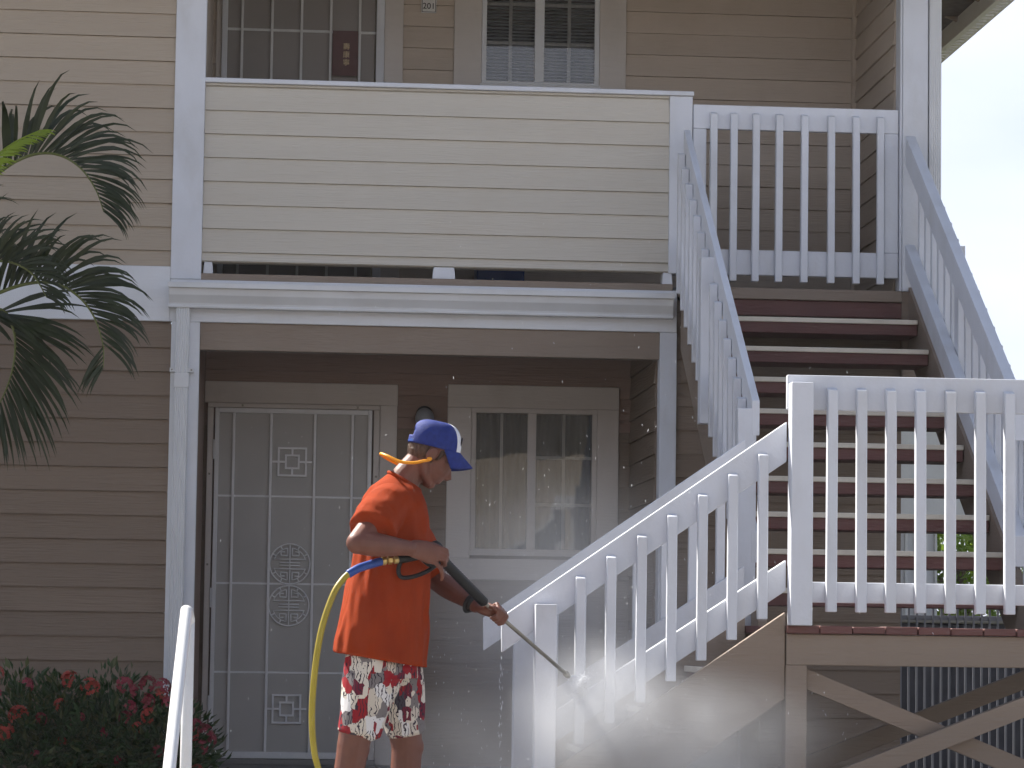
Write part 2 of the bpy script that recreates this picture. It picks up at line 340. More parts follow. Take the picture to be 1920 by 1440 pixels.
# porch interior
wallpart('side_wall', .08, .168, .07, RY, .15, 2.9, REDBROWN)
swr = wallpart('side_wall', 2.795, 2.86, .095, RY, .15, 2.9, BROWN); siding(swr, 2.79, .10, RY - .01, .16, 2.88, ZL, BROWN, alongy=True)
wallpart('ceiling', .0, 2.9, .06, RY + .2, 2.89, 2.93, REDBROWN)
wallpart('floor_slab', .0, 2.9, -.05, RY + .2, .001, .15, CONC)
HOLE_D = (.235, 1.19, .15, 2.31); HOLE_W = (1.83, 2.545, 1.47, 2.31)
bw = wallpart('back_wall', .08, .235, RY + .005, RY + .1, .15, 2.9, BROWN, 'brown back wall of the porch')
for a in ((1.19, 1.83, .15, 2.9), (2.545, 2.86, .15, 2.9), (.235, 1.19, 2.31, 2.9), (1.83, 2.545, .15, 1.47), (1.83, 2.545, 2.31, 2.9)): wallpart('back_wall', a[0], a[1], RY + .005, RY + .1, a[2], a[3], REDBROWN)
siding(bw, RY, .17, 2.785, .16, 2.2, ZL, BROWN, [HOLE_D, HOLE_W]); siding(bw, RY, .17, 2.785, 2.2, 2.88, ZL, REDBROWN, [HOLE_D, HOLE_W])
# brown wall beneath the balcony, beside the porch
wr = wallpart('siding_wall', 2.887, 4.2, .03, .2, 0, 2.88, BROWN, 'brown wall behind the stairs'); siding(wr, .03, 2.89, 4.19, .04, 2.86, ZL, BROWN)
wallpart('side_wall', 4.1, 4.2, .2, 9.0, 0, 2.88, BROWN); wallpart('side_wall', 4.215, 4.305, RY + .11, 9.0, 2.9, 5.3, BEIGE)
# gutter with its lips and the left downspout
prism('gutter', [(-.02, 2.772), (-.085, 2.772), (-.088, 2.786), (-.118, 2.83), (-.126, 2.868), (-.14, 2.868), (-.14, 2.893), (-.02, 2.893)], 'x', -.003, 2.853, GUTTER, B, bev=.002)
box('gutter_lip', -.006, 2.855, -.094, -.02, 2.760, 2.775, GUTTER, B); box('gutter_lip', -.008, 2.857, -.147, -.138, 2.868, 2.899, GUTTER, B, bev=.002)
def downspout(x0, x1, y0, y1, z0, z1, straps):
    n = 5; w_ = (x1 - x0); poly = []
    for i in range(n * 4 + 1):
        t = i / (n * 4); poly.append((x0 + .006 + (w_ - .012) * t, y0 + (.004 if i % 4 in (1, 2) else 0)))
    poly += [(x1, y0 + .006), (x1, y1), (x0, y1), (x0, y0 + .006)]
    d = prism('downspout', poly, 'z', z0, z1, GUTTER, B, bev=0)
    for z in straps:
        box('strap', x0 - .028, x1 + .028, y0 + .012, y1 + .001, z - .012, z + .012, GUTTER, d, bev=.001)
        box('joint_sleeve', x0 - .003, x1 + .003, y0 - .003, y1, z - .1, z - .02, GUTTER, d, bev=.001)
        for x in (x0 - .016, x1 + .016): box('screw', x - .004, x + .004, y0 + .006, y0 + .012, z - .004, z + .004, STEEL, d, bev=.001)
    return d
downspout(.038, .115, -.085, -.026, .05, 2.762, (2.41,))
# ledge, blocks and gap under the parapet
box('ledge_board', .168, 2.86, -.02, .12, 2.926, 2.966, TAN, B)
for a, b in ((.182, .238), (1.482, 1.612), (2.80, 2.86)): prism('support_block', [(a + .006, 3.035), (a, 2.967), (b, 2.967), (b - .006, 3.035)], 'y', .0, .09, WHITE, B)
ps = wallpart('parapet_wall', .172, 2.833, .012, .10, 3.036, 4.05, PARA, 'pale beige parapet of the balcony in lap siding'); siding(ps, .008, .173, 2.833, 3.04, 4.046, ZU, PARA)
box('parapet_cap', .170, 2.972, -.028, .125, 4.060, 4.086, WHITE, B)
box('parapet_trim', .173, 2.833, -.006, .01, 4.045, 4.059, PARA, B, bev=.002)
box('parapet_post', 2.834, 2.966, -.012, .12, 3.03, 4.0595, WHITE, B)
# balcony floor, ceiling, side walls, back wall
box('floor_edge', 2.89, 4.19, -.024, .02, 2.892, 2.957, TAN, B)
wallpart('floor_slab', .1, 4.2, .021, RY + .2, 2.931, 2.953, CONC)
wallpart('side_wall', .06, .171, .065, RY, 2.96, 5.2, BEIGE2)
sr = wallpart('side_wall', 4.188, 4.30, .12, RY + .1, 2.955, 5.3, BEIGE2, 'side wall at the end of the balcony'); siding(sr, 4.184, .13, RY - .004, 2.96, 5.2, ZB, BEIGE2, alongy=True)
HU = (.247, 1.173, 2.96, 5.05); HV = (1.836, 2.552, 4.35, 5.05)
bu = wallpart('back_wall', .06, .247, RY + .005, RY + .1, 2.955, 5.3, BEIGE2, 'tan back wall of the balcony')
for a in ((1.173, 1.836, 2.955, 5.3), (2.552, 4.2, 2.955, 5.3), (.247, 1.173, 5.05, 5.3), (1.836, 2.552, 2.955, 4.35), (1.836, 2.552, 5.05, 5.3)): wallpart('back_wall', a[0], a[1], RY + .005, RY + .1, a[2], a[3], BEIGE2)
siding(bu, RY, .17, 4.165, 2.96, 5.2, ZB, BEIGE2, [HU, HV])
box('corner_trim', 4.150, 4.182, RY - .035, RY + .003, 2.96, 5.2, BEIGE2, B)
wallpart('ceiling', -.1, 4.35, -.02, RY + .3, 5.2, 5.26, TRIM)
# right hand post of the balcony with its downspout
box('balcony_post', 4.190, 4.338, -.03, .12, 2.955, 5.2, WHITE, B)
box('post_trim', 4.176, 4.189, -.022, .10, 2.955, 5.2, WHITE, B)
box('post_foot', 4.192, 4.30, -.02, .02, 2.2, 2.9545, TAN, B)
d2 = downspout(4.345, 4.415, -.04, .03, 2.6, 4.80, ())
mb = MB(); mb.tube(cat_rom([(4.38, -.005, 4.74), (4.38, -.005, 4.83), (4.40, -.01, 4.88), (4.46, -.02, 4.93), (4.60, -.04, 4.96)], 4), .046, 8, sq=(.9, .9)); mb.build('elbow', GUTTER, d2, smooth=False)
box('joint_sleeve', 4.342, 4.418, -.044, .032, 4.74, 4.80, GUTTER, d2)
# rooms behind the openings
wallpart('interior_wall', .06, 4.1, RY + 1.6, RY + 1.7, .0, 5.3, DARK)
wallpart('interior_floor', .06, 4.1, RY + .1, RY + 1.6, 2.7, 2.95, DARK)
# roof: eave over the front, and the eave along the right hand side (front overhang half a metre, unseen, set by its shadow line)
rf = wallpart('roof', -7.6, 4.9, -.50, 9.6, 5.29, 5.36, ROOFM)
prism('roof_slope', [(-7.8, 5.05), (5.2, 5.05), (2.0, 6.6), (-4.6, 6.6)], 'y', -.52, 9.7, ROOFM, rf, bev=0)
box('fascia', -7.7, 5.16, -.56, -.52, 4.97, 5.20, TRIM, rf)
box('fascia', 5.165, 5.20, -.56, 9.6, 5.0, 5.20, TRIM, rf)
for k in range(62): box('soffit_slat', 5.075, 5.164, -.54 + k * .09, -.495 + k * .09, 4.972, 4.988, TRIM, rf, bev=0)
box('soffit_board', 5.05, 5.20, -.56, 9.6, 4.989, 4.999, TRIM, rf)
box('inner_fascia', 5.02, 5.06, -.52, 9.6, 4.93, 5.10, TRIM, rf)
for k in range(12): prism('rafter', [(4.2, 5.10 + .22), (5.02, 5.02), (5.02, 5.10), (4.2, 5.10 + .32)], 'y', -.3 + k * .6, -.26 + k * .6, TAN, rf)
for a in ((4.31, 4.60), (4.605, 4.90)): prism('roof_board', [(a[0], 5.42 - (a[0] - 4.2) * .26), (a[1], 5.42 - (a[1] - 4.2) * .26), (a[1], 5.44 - (a[1] - 4.2) * .26), (a[0], 5.44 - (a[0] - 4.2) * .26)], 'y', -.5, 9.5, TAN, rf, bev=0)

# ---- security doors
def shou(part, cx, cz, r, y, mat):
    mb = MB(); t = .011
    n = 40; mb.tube([(cx + r * math.cos(2 * math.pi * i / n), y, cz + r * math.sin(2 * math.pi * i / n)) for i in range(n + 1)], .0055, 6, cap=False)
    def st(a, b, c, d): mb.tube([(cx + a * r, y, cz + b * r), (cx + c * r, y, cz + d * r)], .0046, 6)
    st(0, -1, 0, 1)
    for s in (1, -1):
        st(-.5 , .07 * s, .5, .07 * s)
        st(-.78, .24 * s, .78, .24 * s)
        for q in (1, -1):
            mb.tube([(cx + q * r * .80 * math.cos(a), y, cz + s * r * .80 * math.sin(a)) for a in [math.radians(18 + 62 * i / 8) for i in range(9)]], .0038, 6)
            st(.12 * q, .79 * s, .12 * q, .42 * s); st(.12 * q, .42 * s, .45 * q, .42 * s); st(.45 * q, .42 * s, .45 * q, .60 * s); st(.45 * q, .60 * s, .26 * q, .60 * s)
            for a in (30, 62): st(.8 * q * math.cos(math.radians(a)), .8 * s * math.sin(math.radians(a)), q * math.cos(math.radians(a)), s * math.sin(math.radians(a)))
    return mb.build('medallion', mat, part)
def fret(part, cx, cz, h, y, mat):
    mb = MB(); k = h * .47; t = .006
    for s in (h, k):
        for q in (-1, 1):
            mb.box(cx - s - t, cx + s + t, y - t, y + t, cz + q * s - t, cz + q * s + t); mb.box(cx + q * s - t, cx + q * s + t, y - t * .9, y + t * .9, cz - s + t, cz + s - t)
    for q in (-1, 1):
        mb.box(cx - t, cx + t, y - t * .8, y + t * .8, cz + min(q * k, q * h), cz + max(q * k, q * h)); mb.box(cx + min(q * k, q * h * 1.45), cx + max(q * k, q * h * 1.45), y - t * .8, y + t * .8, cz - t, cz + t)
    return mb.build('fret_ornament', mat, part, smooth=False)
D = box('security_door', .252, 1.176, RY - .036, RY - .032, .20, 2.285, SCREEN, B, bev=0); D['label'] = 'grey screened security door with bars and round medallions'
for a in ((.236, .262, .185, 2.304), (1.165, 1.190, .185, 2.304)): box('stile', a[0], a[1], RY - .06, RY - .02, a[2], a[3], GATEM, D)
box('top_rail', .262, 1.165, RY - .06, RY - .02, 2.275, 2.304, GATEM, D); box('bottom_rail', .262, 1.165, RY - .06, RY - .02, .185, .225, GATEM, D)
for x in (.351, .577, .843, 1.071): box('bar', x - .008, x + .008, RY - .056, RY - .04, .225, 2.275, GATEM, D, bev=.002)
for z in (1.769, 1.239, .702): box('cross_bar', .262, 1.165, RY - .0405, RY - .0355, z - .006, z + .006, GATEM, D, bev=.001)
fret(D, .708, 1.981, .083, RY - .048, GATEM); fret(D, .702, .484, .083, RY - .048, GATEM)
shou(D, .705, 1.359, .122, RY - .048, GATEM); shou(D, .703, 1.107, .122, RY - .048, GATEM)
for z in (2.05, 1.15, .5): box('hinge', .226, .2355, RY - .062, RY - .03, z - .06, z + .06, GATEM, D)
DF = box('door_frame', .190, .226, RY - .05, RY - .018, .15, 2.306, CASING, B); box('frame_head', .190, 1.236, RY - .05, RY - .018, 2.307, 2.335, CASING, DF); box('frame_jamb', 1.200, 1.236, RY - .05, RY - .018, .15, 2.306, CASING, DF)
for x, z in ((.207, 1.9), (.207, 1.35), (1.218, 1.9), (.40, 2.32), (1.10, 2.32)): box('screw', x - .006, x + .006, RY - .053, RY - .05, z - .006, z + .006, STEEL, DF, bev=.001)
box('casing_head', .170, 1.345, RY - .03, RY - .002, 2.337, 2.468, CASING, B); box('casing_board', 1.237, 1.343, RY - .028, RY - .002, .15, 2.3365, CASING, B)
sl = box('entry_door', .24, 1.186, RY + .03, RY + .07, .16, 2.30, REDBROWN, B); sl['label'] = 'brown entry door behind the screen'
for i in range(4): box('door_slot', .635 + i * .038, .655 + i * .038, RY + .022, RY + .03, 1.50, 1.86, BLACK, sl, bev=.001)
box('threshold', .2, 1.24, RY - .1, RY + .05, .1505, .182, CONC, B)
# upstairs door
D = box('security_door', .26, 1.165, RY - .036, RY - .032, 2.98, 5.04, SCREEN2, B, bev=0); D['label'] = 'dark screened security door of the upper flat with white bars'
box('stile', .225, .2600, RY - .06, RY - .02, 2.96, 5.08, WHITE, D); box('stile', 1.173, 1.223, RY - .06, RY - .02, 2.96, 5.08, WHITE, D)
for x in (.349, .532, .713, .893, 1.071): box('bar', x - .008, x + .008, RY - .056, RY - .04, 2.98, 5.04, METALW, D, bev=.002)
for z in (4.642, 4.1): box('cross_bar', .26, 1.173, RY - .0405, RY - .0355, z - .008, z + .008, METALW, D, bev=.001)
box('casing_board', .190, .2248, RY - .03, RY - .002, 2.96, 5.1, CASING, B); box('casing_board', 1.2235, 1.340, RY - .03, RY - .002, 2.96, 5.1, CASING, B)
box('entry_door', .25, 1.17, RY + .03, RY + .07, 2.96, 5.03, BEIGE2, B)['label'] = 'tan entry door behind the upstairs screen'
# ---- windows
def window(label, x0, x1, xm0, xm1, z0, z1, cx0, cx1, cz0, cz1, mat, fr):
    """frame outside x0..x1, mullion xm0..xm1, casing outside cx0..cx1"""
    W = box('window', x0, x1, RY - .028, RY - .004, z1 - .03, z1, fr, B); W['label'] = label
    box('frame_rail', x0, x1, RY - .028, RY - .004, z0, z0 + .03, fr, W)
    for a in ((x0, x0 + .03), (x1 - .03, x1), (xm0, xm1)): box('frame_stile', a[0], a[1], RY - .027, RY - .003, z0 + .03, z1 - .03, fr, W)
    box('sill', x0 - .01, x1 + .01, RY - .045, RY - .029, z0 - .012, z0 + .012, fr, W)
    for a in ((x0 + .03, xm0), (xm1, x1 - .03)):
        g = link('pane', mesh('pane', [(0, 0, 0), (a[1] - a[0], 0, 0), (a[1] - a[0], 0, z1 - z0 - .06), (0, 0, z1 - z0 - .06)], [(0, 1, 2, 3)], GLASS), W, (a[0], RY - .010, z0 + .03))
    c = box('window_casing', cx0, x0 - .001, RY - .03, RY - .002, cz0 + .13, z1 + .0, mat, B); c['label'] = 'flat painted boards round the window'
    box('casing_board', x1 + .001, cx1, RY - .03, RY - .002, cz0 + .13, z1, mat, c); box('casing_board', cx0, cx1, RY - .033, RY - .002, z1 + .001, cz1, mat, c); box('casing_board', cx0, cx1, RY - .033, RY - .002, cz0, cz0 + .129, mat, c)
    return W
W = window('sliding window of the porch with curtains behind dusty glass', 1.800, 2.574, 2.146, 2.199, 1.443, 2.337, 1.652, 2.708, 1.283, 2.478, CASING, CASING)
for a, b in ((1.83, 2.146), (2.199, 2.544)):
    xm = (a + b) / 2
    box('muntin', xm - .009, xm + .009, RY + .002, RY + .012, 1.475, 2.306, CASING, W, bev=.001)
    if a > 2:
        for z in (2.038, 1.749): box('muntin', a, b, RY + .003, RY + .011, z - .009, z + .009, CASING, W, bev=.001)
CURT = pmat('curtain_cloth', (.105, .105, .108), .9, .1, 6, trans=.15)
mb = MB(); n = 90; vs = []; 
for i in range(n + 1):
    x = 1.79 + .80 * i / n; yy = RY + .13 + .018 * math.sin(i * .9) + .012 * math.sin(i * .37 + 1)
    vs += [(x, yy, 1.42), (x, yy + .01 * math.sin(i * .5), 2.36)]
mb.add(vs, [(2 * i, 2 * i + 2, 2 * i + 3, 2 * i + 1) for i in range(n)]); mb.build('curtain', CURT, W)
W2 = window('upstairs window with half lowered slatted blinds', 1.828, 2.560, 2.157, 2.217, 4.340, 5.06, 1.655, 2.727, 3.95, 5.18, CASING, TRIM)
for a, b in ((1.858, 2.157), (2.217, 2.53)):
    xm = (a + b) / 2
    box('muntin', xm - .011, xm + .011, RY + .002, RY + .012, 4.37, 5.03, CASING, W2, bev=.001)
    for z in (4.615, 4.86): box('muntin', a, b, RY + .003, RY + .011, z - .010, z + .010, CASING, W2, bev=.001)
SLAT = pmat('blind_slat', (.60, .60, .63), .5, .05, 8)
for a, b in ((1.85, 2.16), (2.21, 2.54)):
    mb = MB(); z = 4.35
    while z < 5.05:
        mb.add([(a, RY + .03, z), (b, RY + .03, z), (b, RY + .052, z + .014), (a, RY + .052, z + .014)], [(0, 1, 2, 3)]); z += .021
    tag(mb.build('blind', SLAT, W2, smooth=False), kind='stuff')
box('blind_pull', 1.985, 2.005, RY + .015, RY + .025, 4.372, 4.40, BLACK, W2)
# wall signs and loose things on the balcony
S = thing('unit_sign', 'small white plate reading E 201 with black border between upstairs door and window', 'sign', (1.496, RY - .02, 4.78))
box('plate', 1.449, 1.543, RY - .026, RY - .018, 4.783, 4.955, SIGNW, S)
for a in ((1.453, 1.539, 4.787, 4.790), (1.453, 1.456, 4.7905, 4.951), (1.536, 1.539, 4.7905, 4.951)): box('border', a[0], a[1], RY - .0275, RY - .0262, a[2], a[3], INK, S, bev=0)
for body, z, s in (('201', 4.824, .052), ('E', 4.882, .056)):
    me = text_mesh(body, s); me.materials.clear(); me.materials.append(INK); link('lettering', me, S, (1.496, RY - .0275, z), (math.pi / 2, 0, 0))
S = thing('hanging_scroll', 'dark red paper scroll with gold characters hung inside the upstairs door', 'scroll', (.985, RY - .068, 4.36))
box('paper', .905, 1.062, RY - .0665, RY - .0645, 4.365, 4.645, SCROLL, S, bev=0)
for i, ch in enumerate('壽康寧'):
    me = text_mesh(ch, .044); me.materials.clear(); me.materials.append(GOLD); link('lettering', me, S, (.99, RY - .068, 4.545 - i * .050), (math.pi / 2, 0, 0))
tag(box('storage_box', 1.80, 2.09, 1.0, 1.25, 2.956, 3.2, BLUE, bev=.01), 'dark blue box on the balcony floor seen under the parapet', 'box')
V = thing('wall_vent', 'round white louvred vent on a square plate on the brown wall behind the stairs', 'vent', (3.33, .0, 1.02))
box('plate', 3.273, 3.387, -.002, .012, 1.016, 1.26, WHITE, V)
mb = MB(); n = 32; mb.tube([(3.333 + .044 * math.cos(2 * math.pi * i / n), -.008, 1.090 + .044 * math.sin(2 * math.pi * i / n)) for i in range(n + 1)], .005, 6, cap=False); mb.build('rim', PIPE, V)
for i in range(5):
    z = 1.062 + i * .014; h_ = math.sqrt(.042 ** 2 - (z - 1.09) ** 2); box('louvre', 3.333 - h_, 3.333 + h_, -.014, -.003, z - .003, z + .003, PIPE, V, bev=.001)
P_ = thing('porch_light', 'round frosted porch light on the wall beside the door', 'lamp', (1.508, RY - .02, 2.25))
mb = MB(); mb.tube([(1.508, RY - .02, 2.29), (1.508, RY - .05, 2.29)], [.05, .05], 20); mb.build('base', BLACK, P_)
mb = MB(); mb.ell((1.508, RY - .09, 2.262), (.058, .058, .062)); mb.build('globe', GLOBE, P_)

# ------------------------------------------------------------------ staircase
SLP = .7077; RISE = .1951; RUN = .276; ZF = 2.954
ST = thing('wooden_staircase', 'open tread wooden staircase with red treads, tan stringers and a square landing', 'staircase', (3.5, -3.4, 0))
for k in range(1, 10):
    yf = -.0244 - RUN * k; z = ZF - RISE * k
    t = box('tread', 2.952, 4.222, yf + .012, yf + .285, z - .088, z - .0005, RED, ST, bev=.004)
    box('nosing', 2.953, 4.221, yf - .004, yf + .0115, z - .027, z + .0, CREAM, t, bev=.003)
box('riser', 2.952, 4.21, .0, .019, 2.80, 2.8915, RED, ST)
def yline(y, off): return 2.954 + SLP * (y + .0244) + off
for x0, x1 in ((2.906, 2.948), (4.226, 4.268)):
    prism('stringer', [(-.03, yline(-.03, .03)), (-2.78, yline(-2.78, .03)), (-2.78, yline(-2.78, -.36)), (-.03, yline(-.03, -.36))], 'x', x0, x1, TAN, ST)
# lower flight, going down to the left
XL0 = 2.80
for x0, x1 in ((-4.118, -4.078), (-3.06, -3.02)):
    prism('stringer', [(2.799, 1.066), (2.799, .702), (1.79, .0), (1.62, .0), (1.62, .255)], 'y', x0, x1, TAN, ST)
for k in range(1, 6):
    xf = XL0 - .27 * k; z = 1.003 - .18 * k
    t = box('tread', xf, xf + .285, -4.076, -3.062, z - .07, z, RED, ST, bev=.004); box('nosing', xf - .014, xf - .0005, -4.075, -3.063, z - .026, z + .001, CREAM, t)
# landing
x = 2.802
while x < 4.42:
    j = U(-.008, .004); box('deck_plank', x, x + .1365, -4.150 + j, -2.78, .979 + U(-.002, .002), 1.010 + U(-.002, .002), RED, ST, bev=.003); x += .1412
box('landing_beam', 2.803, 4.45, -4.128, -4.088, .844, .9755, TAN, ST); box('landing_beam', 2.803, 4.45, -2.84, -2.80, .844, .9755, TAN, ST)
for x in (2.9, 3.3, 3.7, 4.1): box('joist', x, x + .04, -4.086, -2.842, .85, .975, TAN, ST)
for x in (2.801, 4.36):
    for y in (-4.127, -2.93): box('landing_leg', x, x + .091, y, y + .09, .0, .8435, TAN, ST)
def brace(x0, z0, x1, z1, w_, y0, y1):
    d = Vector((x1 - x0, z1 - z0)).normalized(); n_ = Vector((-d.y, d.x)) * w_ / 2
    prism('brace', [(x0 + n_.x, z0 + n_.y), (x1 + n_.x, z1 + n_.y), (x1 - n_.x, z1 - n_.y), (x0 - n_.x, z0 - n_.y)], 'y', y0, y1, TAN, ST)
brace(2.86, .800, 4.40, .190, .082, -4.085, -4.047); brace(2.86, .298, 4.40, .911, .082, -4.170, -4.1285)
brace(2.86, .25, 4.40, .86, .082, -2.79, -2.75)

# ------------------------------------------------------------------ railings
PK = .040
def railing(label, loc): return thing('stair_railing', label, 'railing', loc, 'white timber railings of the stair')
PICK = {}
def pickmesh(wx, wy, h):
    k = (wx, wy, round(h, 2))
    if k not in PICK:
        bm = bmesh.new(); bmesh.ops.create_cube(bm, size=1)
        for v in bm.verts: v.co = Vector((v.co.x * wx, v.co.y * wy, v.co.z * h - (.012 if v.co.z > 0 and v.co.y < 0 else 0)))
        bmesh.ops.bevel(bm, geom=list(bm.edges), offset=.003, segments=1, affect='EDGES', profile=.5)
        me = bpy.data.meshes.new('picket'); bm.to_mesh(me); bm.free(); me.materials.append(WHITE); PICK[k] = me
    return PICK[k]
def picket(T, x, y, z0, z1, wx=PK, wy=PK, mat=None, name='picket'):
    return link(name, pickmesh(wx, wy, z1 - z0), T, (x, y, (z0 + z1) / 2), (U(-.003, .003), U(-.003, .003), U(-.02, .02)))
# balcony gate panel
T = railing('short white picket railing on the balcony at the top of the stairs', (3.58, 0, 2.957))
box('top_rail', 2.972, 4.172, .0, .038, 3.876, 4.016, WHITE, T); box('bottom_rail', 3.04, 4.172, .0, .038, 3.033, 3.178, WHITE, T)
box('end_board', 2.972, 3.050, .001, .037, 3.03, 3.875, WHITE, T); box('end_board', 4.090, 4.172, .001, .037, 3.179, 3.875, WHITE, T)
for i, x in enumerate((3.088, 3.205, 3.334, 3.469, 3.617, 3.773, 3.919, 4.061)): picket(T, x, -.022, 2.992, 3.972)
# landing front
T = railing('white picket railing along the front of the landing', (3.6, -4.1, 1.01))
YR0, YR1 = -4.122, -4.084; YP = (YR0 - .021)
box('top_rail', 2.802, 4.45, YR0, YR1, 1.930, 2.078, WHITE, T); box('bottom_rail', 2.898, 4.36, YR0, YR1, 1.109, 1.197, WHITE, T)
box('newel_post', 2.806, 2.898, YR0 - .092, YR0 - .001, 1.011, 2.040, WHITE, T); box('newel_post', 4.36, 4.45, YR0 - .092, YR0 - .001, 1.011, 2.04, WHITE, T)
for x in (2.991, 3.118, 3.245, 3.373, 3.5025, 3.632, 3.7585, 3.886, 4.013, 4.141, 4.268): picket(T, x, YP, 1.070, 2.026, .0435)
# lower flight, near and far railing
def flight_rail(T, y0, y1, yp, newel_y, ztop, near):
    m = .7 ; e0 = 1.593; z_end = 1.030
    zt = lambda x: z_end + (x - e0) * .701
    prism('top_rail', [(e0, zt(e0)), (2.800, zt(2.800)), (2.800, zt(2.8) - .170), (e0 + .003, z_end - .150)], 'y', y0, y1, WHITE, T, bev=.003)
    zb = lambda x: 1.290 + (x - 2.804) * .665
    prism('bottom_rail', [(1.80, zb(1.80)), (2.80, zb(2.80)), (2.80, zb(2.80) - .131), (1.80, zb(1.80) - .131)], 'y', y0, y1, WHITE, T, bev=.003)
    box('newel_post', 1.730, 1.819, newel_y, newel_y + .089, .0, 1.085, WHITE, T)
    for i in range(7):
        x = 1.9225 + i * .1288; zc = 1.208 + (x - 1.9225) * .690; picket(T, x, yp, zc - .706, zc, .041)
T = railing('near railing of the lower flight where the worker points the jet', (2.2, -4.1, 0)); flight_rail(T, YR0, YR1, YP, YR0 - .090, 1.08, True)
T = railing('far railing of the lower flight behind the near one', (2.2, -3.0, 0)); flight_rail(T, -3.018, -2.980, -2.959, -3.109, 1.08, False)
# upper flight
def rail_z(y): return 3.919 + SLP * y
def upper(T, xa, xb, xp, ys, ymid, yend):
    prism('top_rail', [(-.10, rail_z(-.10)), (yend, rail_z(yend)), (yend, rail_z(yend) - .17), (-.10, rail_z(-.10) - .17)], 'x', xa, xb, WHITE, T, bev=.003)
    prism('bottom_rail', [(-.10, rail_z(-.10) - .63), (yend, rail_z(yend) - .63), (yend, rail_z(yend) - .78), (-.10, rail_z(-.10) - .78)], 'x', xa, xb, WHITE, T, bev=.003)
    for y in ys: picket(T, xp, y, rail_z(y) - .90, rail_z(y) - .09)
    for y, zb in ((ymid, .95), (yend + .046, 0)):
        z1 = rail_z(y) - .07; z0 = rail_z(y) - zb if zb else 1.011
        box('newel_post', xp - (.045 if xp < 4 else .0195), xp + (.045 if xp < 4 else .019), y - .045, y + .045, z0, z1, WHITE, T)
T = railing('left railing of the upper flight, next to the porch roof', (2.9, -1.4, 1.5))
ysl = [-.18 - .159 * i for i in range(15)]
upper(T, 2.903, 2.940, 2.880, [y for y in ysl if not (-1.38 < y < -1.16) and y > -2.50], -1.265, -2.58)
T = railing('right railing of the upper flight, against the sky', (4.25, -1.4, 1.5))
upper(T, 4.190, 4.248, 4.271, [y for y in ysl if not (-1.22 < y < -.99) and y > -2.50], -1.10, -2.58)

# ------------------------------------------------------------------ white pipe handrail by the path steps
T = thing('pipe_handrail', 'thick white pipe handrail in the foreground, sloping down toward the viewer', 'handrail', (.34, -6.02, 0))
mb = MB(); mb.tube(cat_rom([(.349, -5.96, .985), (.3455, -5.975, 1.010), (.342, -6.01, 1.016), (.339, -6.08, .972), (.318, -6.80, .432), (.300, -7.45, -.06)], 8), .0215, 16); mb.build('rail_pipe', PIPE, T)
mb = MB(); mb.tube([(.349, -5.96, .0), (.349, -5.96, .99)], .0205, 16); mb.build('post_pipe', PIPE, T)
mb = MB(); mb.tube([(.300, -7.40, -.655), (.300, -7.40, -.03)], .0205, 16); mb.build('post_pipe', PIPE, T)
# ------------------------------------------------------------------ the worker
PO = Vector((1.06, -4.80, 0))
TH = math.radians(40)
HF = Vector((math.cos(TH), 0, -math.sin(TH))); HU_ = Vector((math.sin(TH), 0, math.cos(TH)))
CH = Vector((1.257, -4.80, 1.530))
def H(f, y, u): return CH + HF * f + HU_ * u + Vector((0, y, 0))
HR = Matrix((HF, Vector((0, 1, 0)), HU_)).transposed()
b = MB()
def loft(mb, rings, n=28, sup=2.3, fold=None):
    """rings: (cx, cy, cz, half depth x, half width y, tilt)"""
    vs = []; fs = []
    for i, (cx, cy, cz, hx, hy, tl) in enumerate(rings):
        for j in range(n):
            a = 2 * math.pi * j / n; c, s_ = math.cos(a), math.sin(a)
            ex = math.copysign(abs(c) ** (2 / sup), c); ey = math.copysign(abs(s_) ** (2 / sup), s_)
            k = 1 + (fold(i, a) if fold else 0)
            x = hx * ex * k; y = hy * ey * k
            vs.append(Vector((cx + x, cy + y, cz + tl * x)))
    m = len(rings)
    for i in range(m - 1):
        for j in range(n): fs.append((i * n + j, i * n + (j + 1) % n, (i + 1) * n + (j + 1) % n, (i + 1) * n + j))
    fs.append(tuple(reversed(range(n)))); fs.append(tuple((m - 1) * n + j for j in range(n)))
    mb.add(vs, fs)
# trunk, neck
loft(b, [(1.07, -4.8, .80, .09, .15, 0), (1.07, -4.8, .93, .105, .165, 0), (1.07, -4.8, 1.08, .10, .15, 0), (1.09, -4.8, 1.30, .118, .175, 0), (1.10, -4.8, 1.43, .105, .18, 0), (1.115, -4.8, 1.50, .075, .14, 0), (1.13, -4.8, 1.55, .055, .07, 0)])
b.tube([(1.115, -4.8, 1.50), (1.155, -4.8, 1.575), (1.205, -4.8, 1.635), (1.23, -4.8, 1.68)], [.068, .060, .057, .06], 18)
# head
b.ell(H(-.093, 0, .128), (.096, .075, .100), HR, 28, 20)
b.ell(H(-.045, 0, .075), (.060, .062, .075), HR)
b.tube([H(-.055, 0, .035), H(-.020, 0, .012), H(-.006, 0, .010)], [.046, .030, .020], 14)
b.ell(H(-.020, 0, .012), (.022, .026, .018), HR)
for s in (-1, 1):
    b.tube([H(-.10, s * .058, .06), H(-.06, s * .050, .022), H(-.022, s * .022, .006)], [.024, .018, .014], 10)       # jaw
    b.ell(H(-.030, s * .042, .072), (.026, .020, .022), HR)                                                              # cheek
    b.tube([H(-.002, s * .012, .112), H(-.012, s * .036, .114), H(-.035, s * .058, .106)], [.010, .010, .008], 8)       # brow
    er = MB(); b.ell(H(-.090, s * .080, .098), (.021, .009, .031), HR); b.ell(H(-.084, s * .082, .076), (.011, .008, .012), HR); b.ell(H(-.097, s * .087, .100), (.013, .005, .024), HR)
